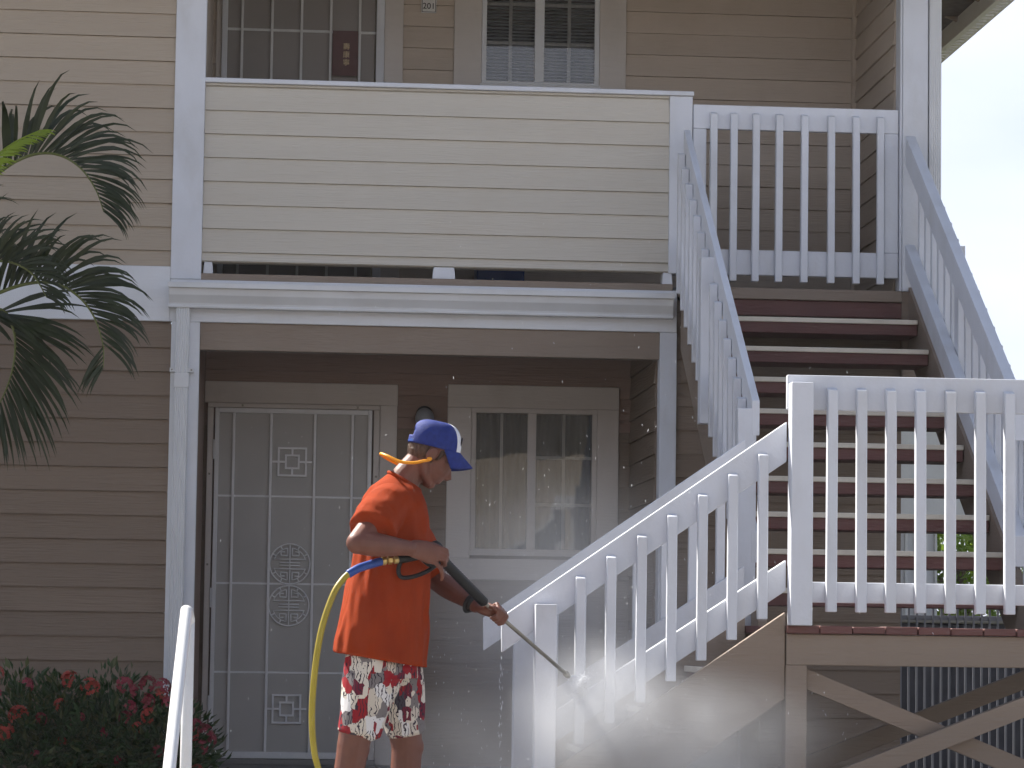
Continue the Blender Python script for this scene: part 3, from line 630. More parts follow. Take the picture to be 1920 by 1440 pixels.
b.tube([H(.000, 0, .106), H(.012, 0, .090), H(.026, 0, .074), H(.020, 0, .066), H(.002, 0, .062)], [.008, .010, .0115, .009, .007], 10)  # nose
for s in (-1, 1): b.ell(H(.012, s * .010, .068), (.010, .007, .007), HR)
b.ell(H(.002, 0, .044), (.011, .022, .006), HR); b.ell(H(.000, 0, .033), (.011, .019, .0065), HR)
# arms
RS, RE, RW = Vector((1.075, -4.985, 1.455)), Vector((.955, -5.195, 1.298)), Vector((1.168, -5.092, 1.283))
def limb(p0, p1, rs, n=14, k=8):
    P = [p0.lerp(p1, i / k) for i in range(k + 1)]; rr = []
    for i in range(k + 1):
        t = i / k * (len(rs) - 1); a = int(min(t, len(rs) - 2)); rr.append(rs[a] + (rs[a + 1] - rs[a]) * (t - a))
    b.tube(P, rr, n)
limb(RS, RE, [.060, .054, .050, .045, .043]); limb(RE, RW, [.042, .047, .046, .040, .033, .029]); b.ell(RE, (.043, .043, .043))
LS, LE, LW = Vector((1.13, -4.615, 1.44)), Vector((1.285, -4.555, 1.178)), Vector((1.452, -4.705, 1.064))
limb(LS, LE, [.058, .052, .049, .045, .043]); limb(LE, LW, [.042, .046, .045, .038, .031, .027]); b.ell(LE, (.043, .043, .043))
# right hand on the trigger grip
b.tube([RW, Vector((1.195, -5.088, 1.279)), Vector((1.232, -5.082, 1.270)), Vector((1.268, -5.078, 1.258))], [.030, .034, .037, .034], 14, sq=(1.15, .62), upv=(0, 0, 1))
for i, (dz, L_) in enumerate(((.028, 1.0), (.009, 1.06), (-.010, 1.0), (-.028, .85))):
    k0 = Vector((1.268 - .004 * i, -5.086, 1.262 + dz)); k1 = k0 + Vector((.036 * L_, .010, -.012)); k2 = k1 + Vector((.006, .032 * L_, -.018)); k3 = k2 + Vector((-.022 * L_, .008, -.006))
    if i == 3: k1 = k0 + Vector((.026, -.002, -.026)); k2 = k1 + Vector((.008, .012, -.028)); k3 = k2 + Vector((-.004, .016, -.018))
    b.tube([k0 - Vector((.03, 0, 0)), k0, k1, k2, k3], [.0105, .0105, .0098, .0088, .0078], 10)
b.tube([Vector((1.185, -5.070, 1.290)), Vector((1.222, -5.045, 1.303)), Vector((1.255, -5.035, 1.300)), Vector((1.283, -5.035, 1.290))], [.016, .0135, .011, .009], 10)
# left hand round the lance
b.tube([LW, Vector((1.476, -4.726, 1.054)), Vector((1.503, -4.735, 1.047)), Vector((1.528, -4.738, 1.046))], [.027, .030, .033, .028], 14, sq=(.72, 1.1), upv=(0, 0, 1))
LD = Vector((1.847 - 1.472, -4.35 + 4.8, .796 - 1.081)).normalized()
for i in range(4):
    c0 = Vector((1.498, -4.742, 1.048)) + LD * (.004 + .019 * i) + Vector((.004, 0, 0))
    k0 = c0 + Vector((.008, .012, .020)); k1 = c0 + Vector((.022, -.018, .030 - .003 * i)); k2 = c0 + Vector((.030, -.046, .006)); k3 = c0 + Vector((.014, -.052, -.020)); k4 = c0 + Vector((-.006, -.042, -.026))
    b.tube([k0, k1, k2, k3, k4], [.0115, .0108, .0100, .0092, .0082], 10)
b.tube([Vector((1.476, -4.735, 1.062)), Vector((1.492, -4.772, 1.070)), Vector((1.512, -4.790, 1.062)), Vector((1.530, -4.797, 1.050))], [.015, .0125, .011, .009], 10)
# legs
RH, RK, RA = Vector((1.03, -4.9, .88)), Vector((.958, -4.905, .505)), Vector((.905, -4.9, .085))
LH, LK, LA = Vector((1.12, -4.70, .88)), Vector((1.180, -4.685, .505)), Vector((1.160, -4.685, .085))
for h_, k_, a_ in ((RH, RK, RA), (LH, LK, LA)):
    limb(h_, k_, [.092, .088, .078, .068, .063], 18); limb(k_, a_, [.062, .060, .064, .058, .044, .036], 18); b.ell(k_ + Vector((.006, 0, 0)), (.062, .060, .062))
    b.tube([a_ + Vector((-.03, 0, -.03)), a_ + Vector((.05, 0, -.045)), a_ + Vector((.14, 0, -.062))], [.040, .038, .026], 12, sq=(.7, 1.1), upv=(0, 0, 1))
PERSON = b.remesh('person', SKIN, .0042, None, PO, 5)
tag(PERSON, 'person in orange shirt, print shorts and blue cap washing the railing', 'person')
# hair
hb = MB(); hb.ell(H(-.108, 0, .108), (.088, .0765, .086), HR, 26, 18)
for s in (-1, 1): hb.tube([H(-.060, s * .068, .135), H(-.058, s * .068, .112), H(-.060, s * .0675, .094)], [.012, .009, .005], 8)
hr = hb.remesh('hair', HAIR, .004, PERSON, PO, 3, deform=lambda v: v + (noise.noise_vector(v * 130) * .0022))
# eyes and brows
for s in (-1, 1):
    eb = MB(); eb.ell(H(-.016, s * .031, .097), (.0115, .0125, .0105), HR); eb.build('eye', CAPW, PERSON)
    eb = MB(); eb.ell(H(-.0058, s * .032, .096), (.003, .0052, .0052), HR); eb.build('iris', INK, PERSON)
    eb = MB(); eb.tube([H(.004, s * .014, .117), H(-.004, s * .034, .121), H(-.024, s * .054, .113)], [.0035, .004, .0025], 6); eb.build('eyebrow', HAIR, PERSON)
# cap
CC = Vector((1.262, -4.80, 1.690)); CT = math.radians(13)
CFw = Vector((math.cos(CT), 0, -math.sin(CT))); CUp = Vector((math.sin(CT), 0, math.cos(CT)))
def CP(f, y, u): return CC + CFw * f + Vector((0, y, 0)) + CUp * u
def dome(na, nb, off=0.0):
    vs = []
    for i in range(nb + 1):
        e = (math.pi / 2) * i / nb; ce = math.cos(e) ** .62; se = math.sin(e) ** .92
        for j in range(na):
            a = 2 * math.pi * j / na; c, s_ = math.cos(a), math.sin(a)
            hgt = .106 + .016 * max(0, c) * math.cos(e)
            pk = 1.0 + .03 * max(0, c) * math.sin(e * 2)
            vs.append(CP((.104 + off) * c * ce * pk - .010 * math.sin(e), (.083 + off) * s_ * ce, (hgt + off) * se))
    return vs
na, nb_ = 96, 24; vs = dome(na, nb_); fs = []; mi = []
for i in range(nb_):
    for j in range(na):
        a = (360 * (j + .5) / na + 180) % 360 - 180; el = i
        if 4 <= i <= 11 and abs(abs(a) - 180) < 31 * math.sqrt(max(0, 1 - ((i - 4) / 8.0) ** 2)): continue
        fs.append((i * na + j, i * na + (j + 1) % na, (i + 1) * na + (j + 1) % na, (i + 1) * na + j)); mi.append(1 if abs(a) < 35 and i < 20 else 0)
me = mesh('cap', [v - CC for v in vs], fs, [CAPB, CAPW], True)
for p, m_ in zip(me.polygons, mi): p.material_index = m_
cap = link('cap', me, PERSON, CC); so = cap.modifiers.new('t', 'SOLIDIFY'); so.thickness = .003; so.offset = 1
cap['label'] = 'blue mesh-back cap with white front panel'
vb = MB(); vv = []; ff = []; nA, nR = 20, 8
for i in range(nR + 1):
    for j in range(nA + 1):
        a = math.radians(-68 + 136 * j / nA); r = i / nR
        f = .100 * math.cos(a) + r * .070 * math.cos(a * .75); y = .083 * math.sin(a) * (1 + r * .02)
        u = .004 - r * .050 * (1 + .0 * r) - .30 * (y ** 2) / .083 * (.3 + r * .9)
        vv.append(CP(f * .985, y, u + .004))
for i in range(nR):
    for j in range(nA): ff.append((i * (nA + 1) + j, i * (nA + 1) + j + 1, (i + 1) * (nA + 1) + j + 1, (i + 1) * (nA + 1) + j))
vb.add(vv, ff); vz = vb.build('visor', CAPB, cap); so = vz.modifiers.new('t', 'SOLIDIFY'); so.thickness = .004
sb = MB(); sb.tube([CP(-.1055 * math.cos(a), .0845 * math.sin(a), .010) for a in [math.radians(-34 + 68 * i / 10) for i in range(11)]], .010, 6, sq=(1, .25), upv=CUp); sb.build('strap', BLUE, cap, smooth=False)
sb = MB(); sb.ell(CP(-.010, 0, .1055), (.008, .008, .004), n=10, m=6); sb.build('button', CAPB, cap)
CR = Matrix((CFw, Vector((0, 1, 0)), CUp)).transposed(); eb = MB(); eb.ell(CP(.1005, 0, .048), (.0045, .026, .022), CR, 16, 10); eb.build('emblem', INK, cap)
# banded ear plugs
bd = MB(); P = [H(-.082, -.088, .074), H(-.100, -.092, .050), H(-.125, -.092, .020), H(-.165, -.088, -.008), H(-.215, -.066, -.022), H(-.240, -.028, -.028), H(-.244, 0, -.029), H(-.240, .028, -.028), H(-.215, .066, -.022), H(-.165, .088, -.008), H(-.125, .092, .020), H(-.100, .092, .050), H(-.082, .088, .074)]
bd.tube(cat_rom(P, 5), .0062, 10)
for s in (-1, 1): bd.tube([H(-.086, s * .094, .072), H(-.080, s * .074, .086)], [.009, .007], 10)
bd.build('ear_band', BAND, PERSON)
# shirt
def sfold(i, a):
    k = max(0, 6 - i) / 6
    return k * (.035 * math.sin(a * 5 + 1.3) + .02 * math.sin(a * 9 + i * .3)) + .008 * math.sin(a * 7 + i * 1.7)
s_ = MB()
loft(s_, [(1.062, -4.8, .850, .176, .232, -.16), (1.066, -4.8, .92, .174, .230, -.10), (1.076, -4.8, 1.0, .170, .226, -.05), (1.082, -4.8, 1.07, .166, .224, 0), (1.088, -4.8, 1.136, .163, .221, 0), (1.095, -4.8, 1.21, .157, .218, 0), (1.100, -4.8, 1.29, .152, .216, 0), (1.103, -4.8, 1.36, .146, .214, 0),
          (1.103, -4.8, 1.42, .140, .208, -.05), (1.105, -4.8, 1.475, .125, .190, -.10), (1.112, -4.8, 1.515, .105, .155, -.18), (1.130, -4.8, 1.540, .082, .110, -.35), (1.150, -4.8, 1.556, .064, .078, -.55)], 64, 2.35, sfold)
def sleeve(P, R_):
    s_.tube([Vector(p) for p in P], R_, 24)
sleeve([(1.09, -4.93, 1.455), (1.065, -5.00, 1.435), (1.035, -5.06, 1.395), (1.017, -5.105, 1.350)], [.092, .092, .092, .094])
sleeve([(1.12, -4.66, 1.45), (1.16, -4.60, 1.39), (1.225, -4.575, 1.29), (1.268, -4.568, 1.205)], [.088, .084, .078, .074])
def wrinkle(v):
    d = Vector((0, 0, 0)); q = Vector((v.x * 7, v.y * 7, v.z * 2.4))
    w_ = noise.noise(q) * .014 + noise.noise(q * 2.3 + Vector((3, 1, 7))) * .008 + noise.noise(Vector((v.x * 24, v.y * 24, v.z * 6 + v.x * 11))) * .0085
    arm = max(0, 1 - (v - Vector((1.02, -5.09, 1.37))).length / .14); w_ += arm * .006 * math.sin((v.x * .6 + v.z) * 120 + 3 * noise.noise(v * 20))
    c = Vector((1.085, -4.8, v.z)); o = (v - c); o.z = 0; o.normalize()
    return v + o * w_
SH = s_.remesh('shirt', ORANGE, .0058, PERSON, PO, 3, deform=wrinkle); SH['label'] = 'loose orange T-shirt'
cb = MB(); n = 28
cb.tube([(1.146 + .062 * math.cos(2 * math.pi * i / n), -4.8 + .076 * math.sin(2 * math.pi * i / n), 1.557 - .035 * math.cos(2 * math.pi * i / n)) for i in range(n + 1)], .0075, 8, cap=False); cb.build('collar', ORANGE, SH)
cb = MB(); cb.box(1.226, 1.232, -4.90, -4.86, 1.33, 1.40)
# shorts
k_ = MB()
loft(k_, [(1.075, -4.8, .78, .145, .195, 0), (1.075, -4.8, .86, .138, .190, 0), (1.072, -4.8, .95, .125, .175, 0)], 32, 2.3)
k_.tube([(1.045, -4.885, .84), (1.02, -4.895, .74), (.998, -4.90, .65), (.982, -4.903, .563)], [.125, .112, .096, .086], 24, cap=True)
k_.tube([(1.11, -4.72, .84), (1.135, -4.70, .74), (1.16, -4.69, .65), (1.178, -4.685, .558)], [.120, .108, .092, .080], 24, cap=True)
def swr(v):
    q = Vector((v.x * 16, v.y * 16, v.z * 6)); c = Vector((1.08, -4.8, v.z)); o = v - c; o.z = 0
    if o.length > 1e-4: o.normalize()
    return v + o * (noise.noise(q) * .009)
def shorts_mat():
    m = bpy.data.materials.new('printed_shorts_cloth'); m.use_nodes = True; n = m.node_tree.nodes; L = m.node_tree.links; bs = n['Principled BSDF']; bs.inputs['Roughness'].default_value = .85; bs.inputs['Specular IOR Level'].default_value = .15
    tc = n.new('ShaderNodeTexCoord'); mp = n.new('ShaderNodeMapping'); mp.inputs['Scale'].default_value = (13, 6, 8); L.new(tc.outputs['Object'], mp.inputs[0])
    nz = n.new('ShaderNodeTexNoise'); nz.inputs['Scale'].default_value = 9; L.new(tc.outputs['Object'], nz.inputs[0])
    ad = n.new('ShaderNodeVectorMath'); ad.operation = 'MULTIPLY_ADD'; ad.inputs[1].default_value = (.35, .35, .35); L.new(nz.outputs['Color'], ad.inputs[0]); L.new(mp.outputs[0], ad.inputs[2])
    vo = n.new('ShaderNodeTexVoronoi'); vo.distance = 'CHEBYCHEV'; vo.inputs['Scale'].default_value = 2.3; L.new(ad.outputs[0], vo.inputs['Vector'])
    sp = n.new('ShaderNodeSeparateColor'); L.new(vo.outputs['Color'], sp.inputs[0])
    rp = n.new('ShaderNodeValToRGB'); rp.color_ramp.interpolation = 'CONSTANT'; L.new(sp.outputs[0], rp.inputs[0]); e = rp.color_ramp.elements
    e[0].position = 0; e[0].color = (.66, .60, .52, 1); e[1].position = .26; e[1].color = (.30, .022, .03, 1)
    for p, c in ((.46, (.70, .68, .68, 1)), (.60, (.20, .18, .18, 1)), (.74, (.58, .52, .45, 1)), (.86, (.16, .02, .04, 1)), (.94, (.07, .065, .08, 1))): q = e.new(p); q.color = c
    # fine black line work and dots printed over the patches
    v2 = n.new('ShaderNodeTexVoronoi'); v2.inputs['Scale'].default_value = 72; L.new(tc.outputs['Object'], v2.inputs['Vector'])
    lt = n.new('ShaderNodeMath'); lt.operation = 'LESS_THAN'; lt.inputs[1].default_value = .17; L.new(v2.outputs['Distance'], lt.inputs[0])
    wv = n.new('ShaderNodeTexWave'); wv.inputs['Scale'].default_value = 22; wv.inputs['Distortion'].default_value = 9; wv.inputs['Detail'].default_value = 2; wv.inputs['Detail Scale'].default_value = 1.5; L.new(tc.outputs['Object'], wv.inputs['Vector'])
    g2 = n.new('ShaderNodeMath'); g2.operation = 'GREATER_THAN'; g2.inputs[1].default_value = .86; L.new(wv.outputs['Fac'], g2.inputs[0])
    sw = n.new('ShaderNodeMath'); sw.operation = 'GREATER_THAN'; sw.inputs[1].default_value = .45; L.new(sp.outputs[1], sw.inputs[0])
    mx0 = n.new('ShaderNodeMix'); mx0.data_type = 'FLOAT'; L.new(sw.outputs[0], mx0.inputs[0]); L.new(lt.outputs[0], mx0.inputs[2]); L.new(g2.outputs[0], mx0.inputs[3])
    mx = n.new('ShaderNodeMix'); mx.data_type = 'RGBA'; L.new(mx0.outputs[0], mx.inputs[0]); L.new(rp.outputs[0], mx.inputs[6]); mx.inputs[7].default_value = (.04, .03, .045, 1)
    L.new(mx.outputs[2], bs.inputs['Base Color']); return m
SHORTS = shorts_mat()
so = k_.remesh('shorts', SHORTS, .0055, PERSON, PO, 3, deform=swr); so['label'] = 'white, red and grey print board shorts'
for a_, n_ in ((RA, 0), (LA, 1)):
    f = MB(); f.tube([a_ + Vector((-.055, 0, -.045)), a_ + Vector((.0, 0, -.04)), a_ + Vector((.09, 0, -.055)), a_ + Vector((.17, 0, -.065))], [.038, .046, .044, .030], 14, sq=(.72, 1.05), upv=(0, 0, 1)); f.build('shoe', BLACK, PERSON)
# wrist watch on the left wrist
wd = (LW - LE).normalized(); wp = LW - wd * .035
wb = MB(); u_ = wd.cross(Vector((0, 0, 1))).normalized(); v_ = wd.cross(u_)
wb.tube([wp + (u_ * math.cos(2 * math.pi * i / 24) + v_ * math.sin(2 * math.pi * i / 24)) * .0355 for i in range(25)], .012, 8, sq=(.28, 1), upv=None, cap=False)
wb.tube([wp - wd * .012, wp + wd * .012], [.0365, .0365], 20)
wb.build('wristwatch', BLACK, PERSON)

# ------------------------------------------------------------------ pressure washer gun and hose
G = thing('pressure_washer_gun', 'black pressure washer gun with long steel lance held by the worker', 'pressure washer', (1.25, -5.0, 1.2))
g = MB(); g.tube(cat_rom([(1.118, -5.035, 1.241), (1.165, -5.035, 1.250), (1.21, -5.035, 1.262), (1.24, -5.03, 1.282), (1.262, -5.01, 1.298), (1.285, -4.995, 1.272), (1.305, -4.98, 1.232)], 4), [.017] * 8 + [.018] * 8 + [.021] * 9, 12); g.build('handle', BLACK, G)
g = MB(); g.tube(cat_rom([(1.130, -5.035, 1.235), (1.120, -5.035, 1.200), (1.133, -5.035, 1.172), (1.18, -5.035, 1.176), (1.23, -5.03, 1.196), (1.268, -5.02, 1.222), (1.295, -5.0, 1.235)], 5), .0065, 8, sq=(1, 1.3)); g.build('trigger_guard', BLACK, G)
g = MB(); g.tube([(1.20, -5.035, 1.252), (1.235, -5.03, 1.222), (1.262, -5.022, 1.214)], .007, 8); g.build('trigger', BLACK, G)
p0, p1 = Vector((1.300, -4.985, 1.236)), Vector((1.472, -4.80, 1.081)); g = MB()
nn = 40; g.tube([p0.lerp(p1, i / nn) for i in range(nn + 1)], [(.0215 if i % 2 else .0185) for i in range(nn + 1)], 12); g.build('ribbed_grip', BLACK, G)
p2 = Vector((1.847, -4.35, .796)); g = MB(); g.tube([p1, p1.lerp(p2, .5), p2], .0078, 12); g.build('lance', STEEL, G)
g = MB(); g.tube([p2 - LD * .01, p2 + LD * .008, p2 + LD * .022], [.012, .013, .009], 12); g.build('nozzle', STEEL, G)
HO = thing('pressure_hose', 'yellow pressure hose with blue sleeve and brass couplings hanging from the gun', 'hose', (.83, -5.1, 0))
g = MB(); g.tube(cat_rom([(.932, -5.115, 1.185), (.905, -5.128, 1.160), (.868, -5.15, 1.100), (.826, -5.16, .967), (.803, -5.15, .804), (.796, -5.12, .641), (.805, -5.10, .519), (.826, -5.09, .43), (.90, -5.05, .20), (.98, -5.2, .03), (.6, -5.6, .015), (-.6, -5.5, .015), (-2.5, -5.3, .015)], 8), .0122, 12); g.build('hose', YELLOW, HO)
g = MB(); g.tube(cat_rom([(1.052, -5.060, 1.232), (1.0, -5.085, 1.216), (.962, -5.102, 1.202), (.925, -5.118, 1.180)], 5), .0165, 12); g.build('sleeve', BLUE, HO)
for i in range(3):
    a = Vector((1.055 + i * .024, -5.058 + i * .006, 1.2335 + i * .0022)); q = MB(); q.tube([a, a + Vector((.014, .004, .0015))], [.0175 - i * .001] * 2, 6 if i == 1 else 14); q.build('coupling', BRASS, HO, smooth=False)

# ------------------------------------------------------------------ palm
PT = thing('palm_tree', 'feathery palm with drooping dark fronds at the left edge', 'palm tree', (-1.55, -1.15, 0))
g = MB(); g.tube(cat_rom([(-1.55, -1.15, -.02), (-1.53, -1.15, 1.0), (-1.55, -1.18, 2.1), (-1.5, -1.2, 2.9)], 6), [.10 + .012 * (i % 2) - .0018 * i for i in range(19)], 14); g.build('trunk', TRUNK, PT)
def frond(P, y_up, lens, seed, mat=LEAFP, width=.021, nl=34, start=.10, droop=.55, both=True, lean=.55, ybias=0.0):
    """P: rachis points; leaflets leave both sides, their length given by lens(t)"""
    rs = random.Random(seed); C = cat_rom(P, 10); fb = MB(); N = len(C)
    rb = MB(); rb.tube(C, [.013 * (1 - .82 * i / N) for i in range(N)], 8)
    for k in range(nl):
        t = start + (1 - start) * k / (nl - 1); x = t * (N - 1); i0 = min(int(x), N - 2); p = C[i0].lerp(C[i0 + 1], x - i0); tg = (C[i0 + 1] - C[i0]).normalized()
        nrm = tg.cross(Vector((0, 1, 0))); nrm = (nrm if nrm.length > .1 else Vector((0, 0, 1))).normalized()
        if nrm.dot(Vector(y_up)) < 0: nrm = -nrm
        for s in ((1, -1) if both else (1,)):
            L_ = lens(t) * rs.uniform(.84, 1.1); tw = 1 - .55 * max(0, t - .45) / .55
            if L_ < .03: continue
            side = Vector((0, s, 0))
            d = (tg * (lean + .5 * t) + nrm * rs.uniform(.65, 1.0) + side * (rs.uniform(.2, .75) + ybias)).normalized()
            m = 7; q = p.copy(); w_ = width * tw * rs.uniform(.85, 1.15); pts = []; dr = droop * rs.uniform(.75, 1.3)
            for j in range(m + 1): pts.append((q.copy(), d.copy())); d = (d + Vector((0, 0, -1)) * (dr * (.06 + 1.05 * (j / m) ** 2) * .45)).normalized(); q = q + d * (L_ / m)
            vs = []
            for j, (a, dd) in enumerate(pts):
                u = j / m; ww = w_ * (.45 + .9 * u if u < .3 else 1.0) * (1 - max(0, u - .35) / .65) ** .8
                wd_ = dd.cross(side).normalized(); wd_ = (wd_ * .75 + side.cross(wd_) * .2 + side * .35).normalized()
                vs += [a - wd_ * ww * .5, a + side * ww * .12, a + wd_ * ww * .5]
            fs = []
            for j in range(m): fs += [(3 * j, 3 * j + 1, 3 * j + 4, 3 * j + 3), (3 * j + 1, 3 * j + 2, 3 * j + 5, 3 * j + 4)]
            fb.add(vs, fs)
    fo = fb.build('frond', mat, PT); c = rb.build('rachis', RACH if mat is LEAFP else LEAFY, fo); return fo
def W_(u, v, y=-1.2): return (-.854 + .00283 * u, y, 3.627 - .00279 * (v - 215))
def plen(L_, a, b): return lambda t: L_ * min(1, (t - a) / .12 + .45) * (1.0 if t < b else max(.30, 1 - (t - b) / (1 - b) * .62))
frond([(-1.42, -1.2, 2.85), W_(-60, 400), W_(0, 326), W_(55, 291), W_(105, 287), W_(148, 310), W_(178, 350), W_(194, 392)], (-.3, 0, 1), plen(.52, .22, .58), 3, start=.22, nl=34, lean=.45, droop=1.1, width=.036)
frond([(-1.42, -1.25, 2.75), W_(-70, 600, -1.3), W_(0, 560, -1.3), W_(60, 537, -1.3), W_(112, 535, -1.3), W_(152, 556, -1.3), W_(182, 592, -1.3), W_(201, 645, -1.3), W_(203, 690, -1.3)], (-.2, 0, 1), plen(.47, .2, .58), 5, start=.2, nl=38, lean=.5, droop=1.0, width=.034)
frond([(-1.40, -1.05, 2.7), W_(-50, 590, -1.0), W_(5, 575, -1.0), W_(30, 618, -1.0), W_(30, 680, -1.0), W_(12, 740, -1.0), W_(-20, 800, -1.0)], (1, 0, .1), plen(.50, .22, .75), 8, start=.22, nl=34, lean=.5, droop=.6, width=.034)
frond([(-1.45, -1.35, 2.6), W_(-110, 560, -1.4), W_(-40, 515, -1.4), W_(20, 500, -1.4), W_(70, 520, -1.4), W_(100, 565, -1.4)], (-.1, 0, 1), plen(.40, .2, .6), 17, start=.25, nl=30, lean=.5, droop=1.0, width=.032)
frond([(-1.45, -1.3, 2.8), W_(-190, 420, -1.25), W_(-120, 380, -1.25), W_(-60, 385, -1.25), W_(-35, 430, -1.25)], (1, 0, .3), plen(.30, .35, .8), 12, start=.35, nl=14, lean=.3, droop=.6, width=.020)
frond([(-1.45, -1.6, 2.7), W_(-45, 404, -1.95), W_(5, 356, -1.98), W_(55, 316, -2.0), W_(100, 292, -2.0)], (.2, 0, -1), lambda t: .15 * (1.15 - t * .6), 15, mat=LEAFY, start=.3, nl=20, width=.026, lean=1.1, droop=.5)
frond([(-1.6, -1.2, 2.9), (-2.0, -1.5, 3.6), (-2.5, -1.7, 3.6), (-3.0, -1.8, 3.1)], (0, 0, 1), lambda t: .42 * max(0, math.sin(math.pi * min(1, .16 + .8 * t))) ** .7, 21, start=.2, nl=30)
frond([(-1.6, -1.1, 2.9), (-1.75, -1.9, 3.5), (-1.9, -2.6, 3.5), (-1.95, -3.2, 3.0)], (0, 0, 1), lambda t: .42 * max(0, math.sin(math.pi * min(1, .16 + .8 * t))) ** .7, 22, start=.2, nl=30)

# ------------------------------------------------------------------ flowering bushes
def floret_cluster(mat, seed):
    rs = random.Random(seed); fb = MB()
    for k in range(34):
        a = rs.uniform(0, 2 * math.pi); z = rs.uniform(.0, 1); r = math.sqrt(1 - z * z); c = Vector((r * math.cos(a), r * math.sin(a), z)) * .040; n_ = c.normalized()
        t1 = n_.orthogonal().normalized(); t1.rotate(Matrix.Rotation(rs.uniform(0, 3), 3, n_)); t2 = n_.cross(t1)
        for q in range(4):
            d = t1 * math.cos(q * math.pi / 2) + t2 * math.sin(q * math.pi / 2); e = t1 * -math.sin(q * math.pi / 2) + t2 * math.cos(q * math.pi / 2); s = .0125
            fb.add([c, c + d * s * .55 + e * s * .38, c + d * s + n_ * .002, c + d * s * .55 - e * s * .38], [(0, 1, 2, 3)])
    me = mesh('flower_cluster', fb.v, fb.f, mat); return me
FC = [floret_cluster(FLOWR, 1), floret_cluster(FLOWP, 2), floret_cluster(FLOWR, 3)]
def bush(label, c, r, n, seed, mats, flowers):
    rs = random.Random(seed); T = thing('flowering_bush', label, 'bush', (c[0], c[1], 0), 'bushes in flower along the wall')
    fb = MB(); c = Vector(c); lumps = [(Vector((rs.uniform(-.75, .75) * r[0], rs.uniform(-.7, .5) * r[1], rs.uniform(-.6, .78) * r[2])), rs.uniform(.16, .30)) for _ in range(16)]
    for k in range(n):
        lc, lr = lumps[rs.randrange(len(lumps))]; d = Vector((rs.gauss(0, 1), rs.gauss(0, 1), rs.gauss(0, 1))).normalized()
        p = c + lc + d * lr * rs.uniform(.35, 1.0) ** .6
        if p.z < .02 or p.y > -.04: continue
        ax = (d + Vector((rs.uniform(-.6, .6), rs.uniform(-.6, .6), rs.uniform(-.1, .9)))).normalized(); sd = ax.orthogonal().normalized(); sd.rotate(Matrix.Rotation(rs.uniform(0, 6.28), 3, ax)); L_ = rs.uniform(.04, .075); w_ = L_ * rs.uniform(.32, .45); up = ax.cross(sd)
        fb.add([p, p + ax * L_ * .4 + sd * w_ * .5 + up * .004, p + ax * L_ + up * -.006, p + ax * L_ * .4 - sd * w_ * .5 + up * .004], [(0, 1, 2, 3)], 0 if rs.random() < .72 else 1)
    tag(fb.build('foliage', mats, T, smooth=False), kind='stuff')
    for k in range(7): 
        a = Vector((c.x + rs.uniform(-.12, .12), c.y + rs.uniform(-.1, .1), 0)); sb = MB(); sb.tube([a, a.lerp(c, .5) + Vector((rs.uniform(-.15, .15), 0, 0)), c + Vector((rs.uniform(-.3, .3) * r[0] * 2, rs.uniform(-.2, .2), r[2] * .6))], [.012, .009, .005], 6); sb.build('stem', BARK, T)
    for (x, y, z, s, fi) in flowers:
        o = link('flower_cluster', FC[fi], T, (x, y, z), (rs.uniform(.5, 1.2), rs.uniform(-.5, .5), rs.uniform(0, 6))); o.scale = (s, s, s)
    return T
def Wb(u, v, y): return (-.826 + .00288 * u + (.0 if y > -1 else .0), y, .70 - .00285 * (v - 1268))
fl1 = [Wb(u, v, -1.12) + (s, f) for u, v, s, f in ((8, 1262, 1.0, 0), (62, 1284, 1.0, 1), (140, 1272, 1.15, 0), (176, 1286, 1.25, 0), (124, 1318, .85, 0), (50, 1338, 1.3, 0), (28, 1368, 1.1, 0), (88, 1345, .9, 1), (128, 1384, .6, 0), (82, 1412, .8, 1), (200, 1368, .7, 1), (12, 1300, .7, 1), (160, 1340, .6, 1))]
fl2 = [Wb(u, v, -1.15) + (s, f) for u, v, s, f in ((238, 1280, 1.1, 1), (262, 1292, 1.0, 1), (280, 1278, 1.1, 1), (305, 1284, 1.2, 1), (248, 1322, 1.0, 1), (278, 1310, 1.1, 1), (302, 1300, 1.0, 0), (242, 1340, .9, 1), (284, 1336, 1.05, 0), (264, 1358, .8, 0), (232, 1418, .7, 1), (366, 1352, .9, 1), (382, 1366, 1.2, 1), (376, 1392, 1.05, 1), (392, 1378, 1.0, 1), (362, 1370, .8, 0), (318, 1312, .9, 1), (336, 1336, .9, 1), (346, 1300, .9, 1), (300, 1400, .8, 1), (372, 1432, .7, 0))]
bush('dark green bush with coral flower heads at the lower left edge', (-.46, -.85, .30), (.40, .28, .30), 5200, 4, [LEAFB, LEAFB2], fl1)
bush('looser bush with crowded pink flower heads behind the pipe handrail', (.06, -.85, .27), (.22, .25, .29), 3000, 9, [LEAFB, LEAFB2], fl2)

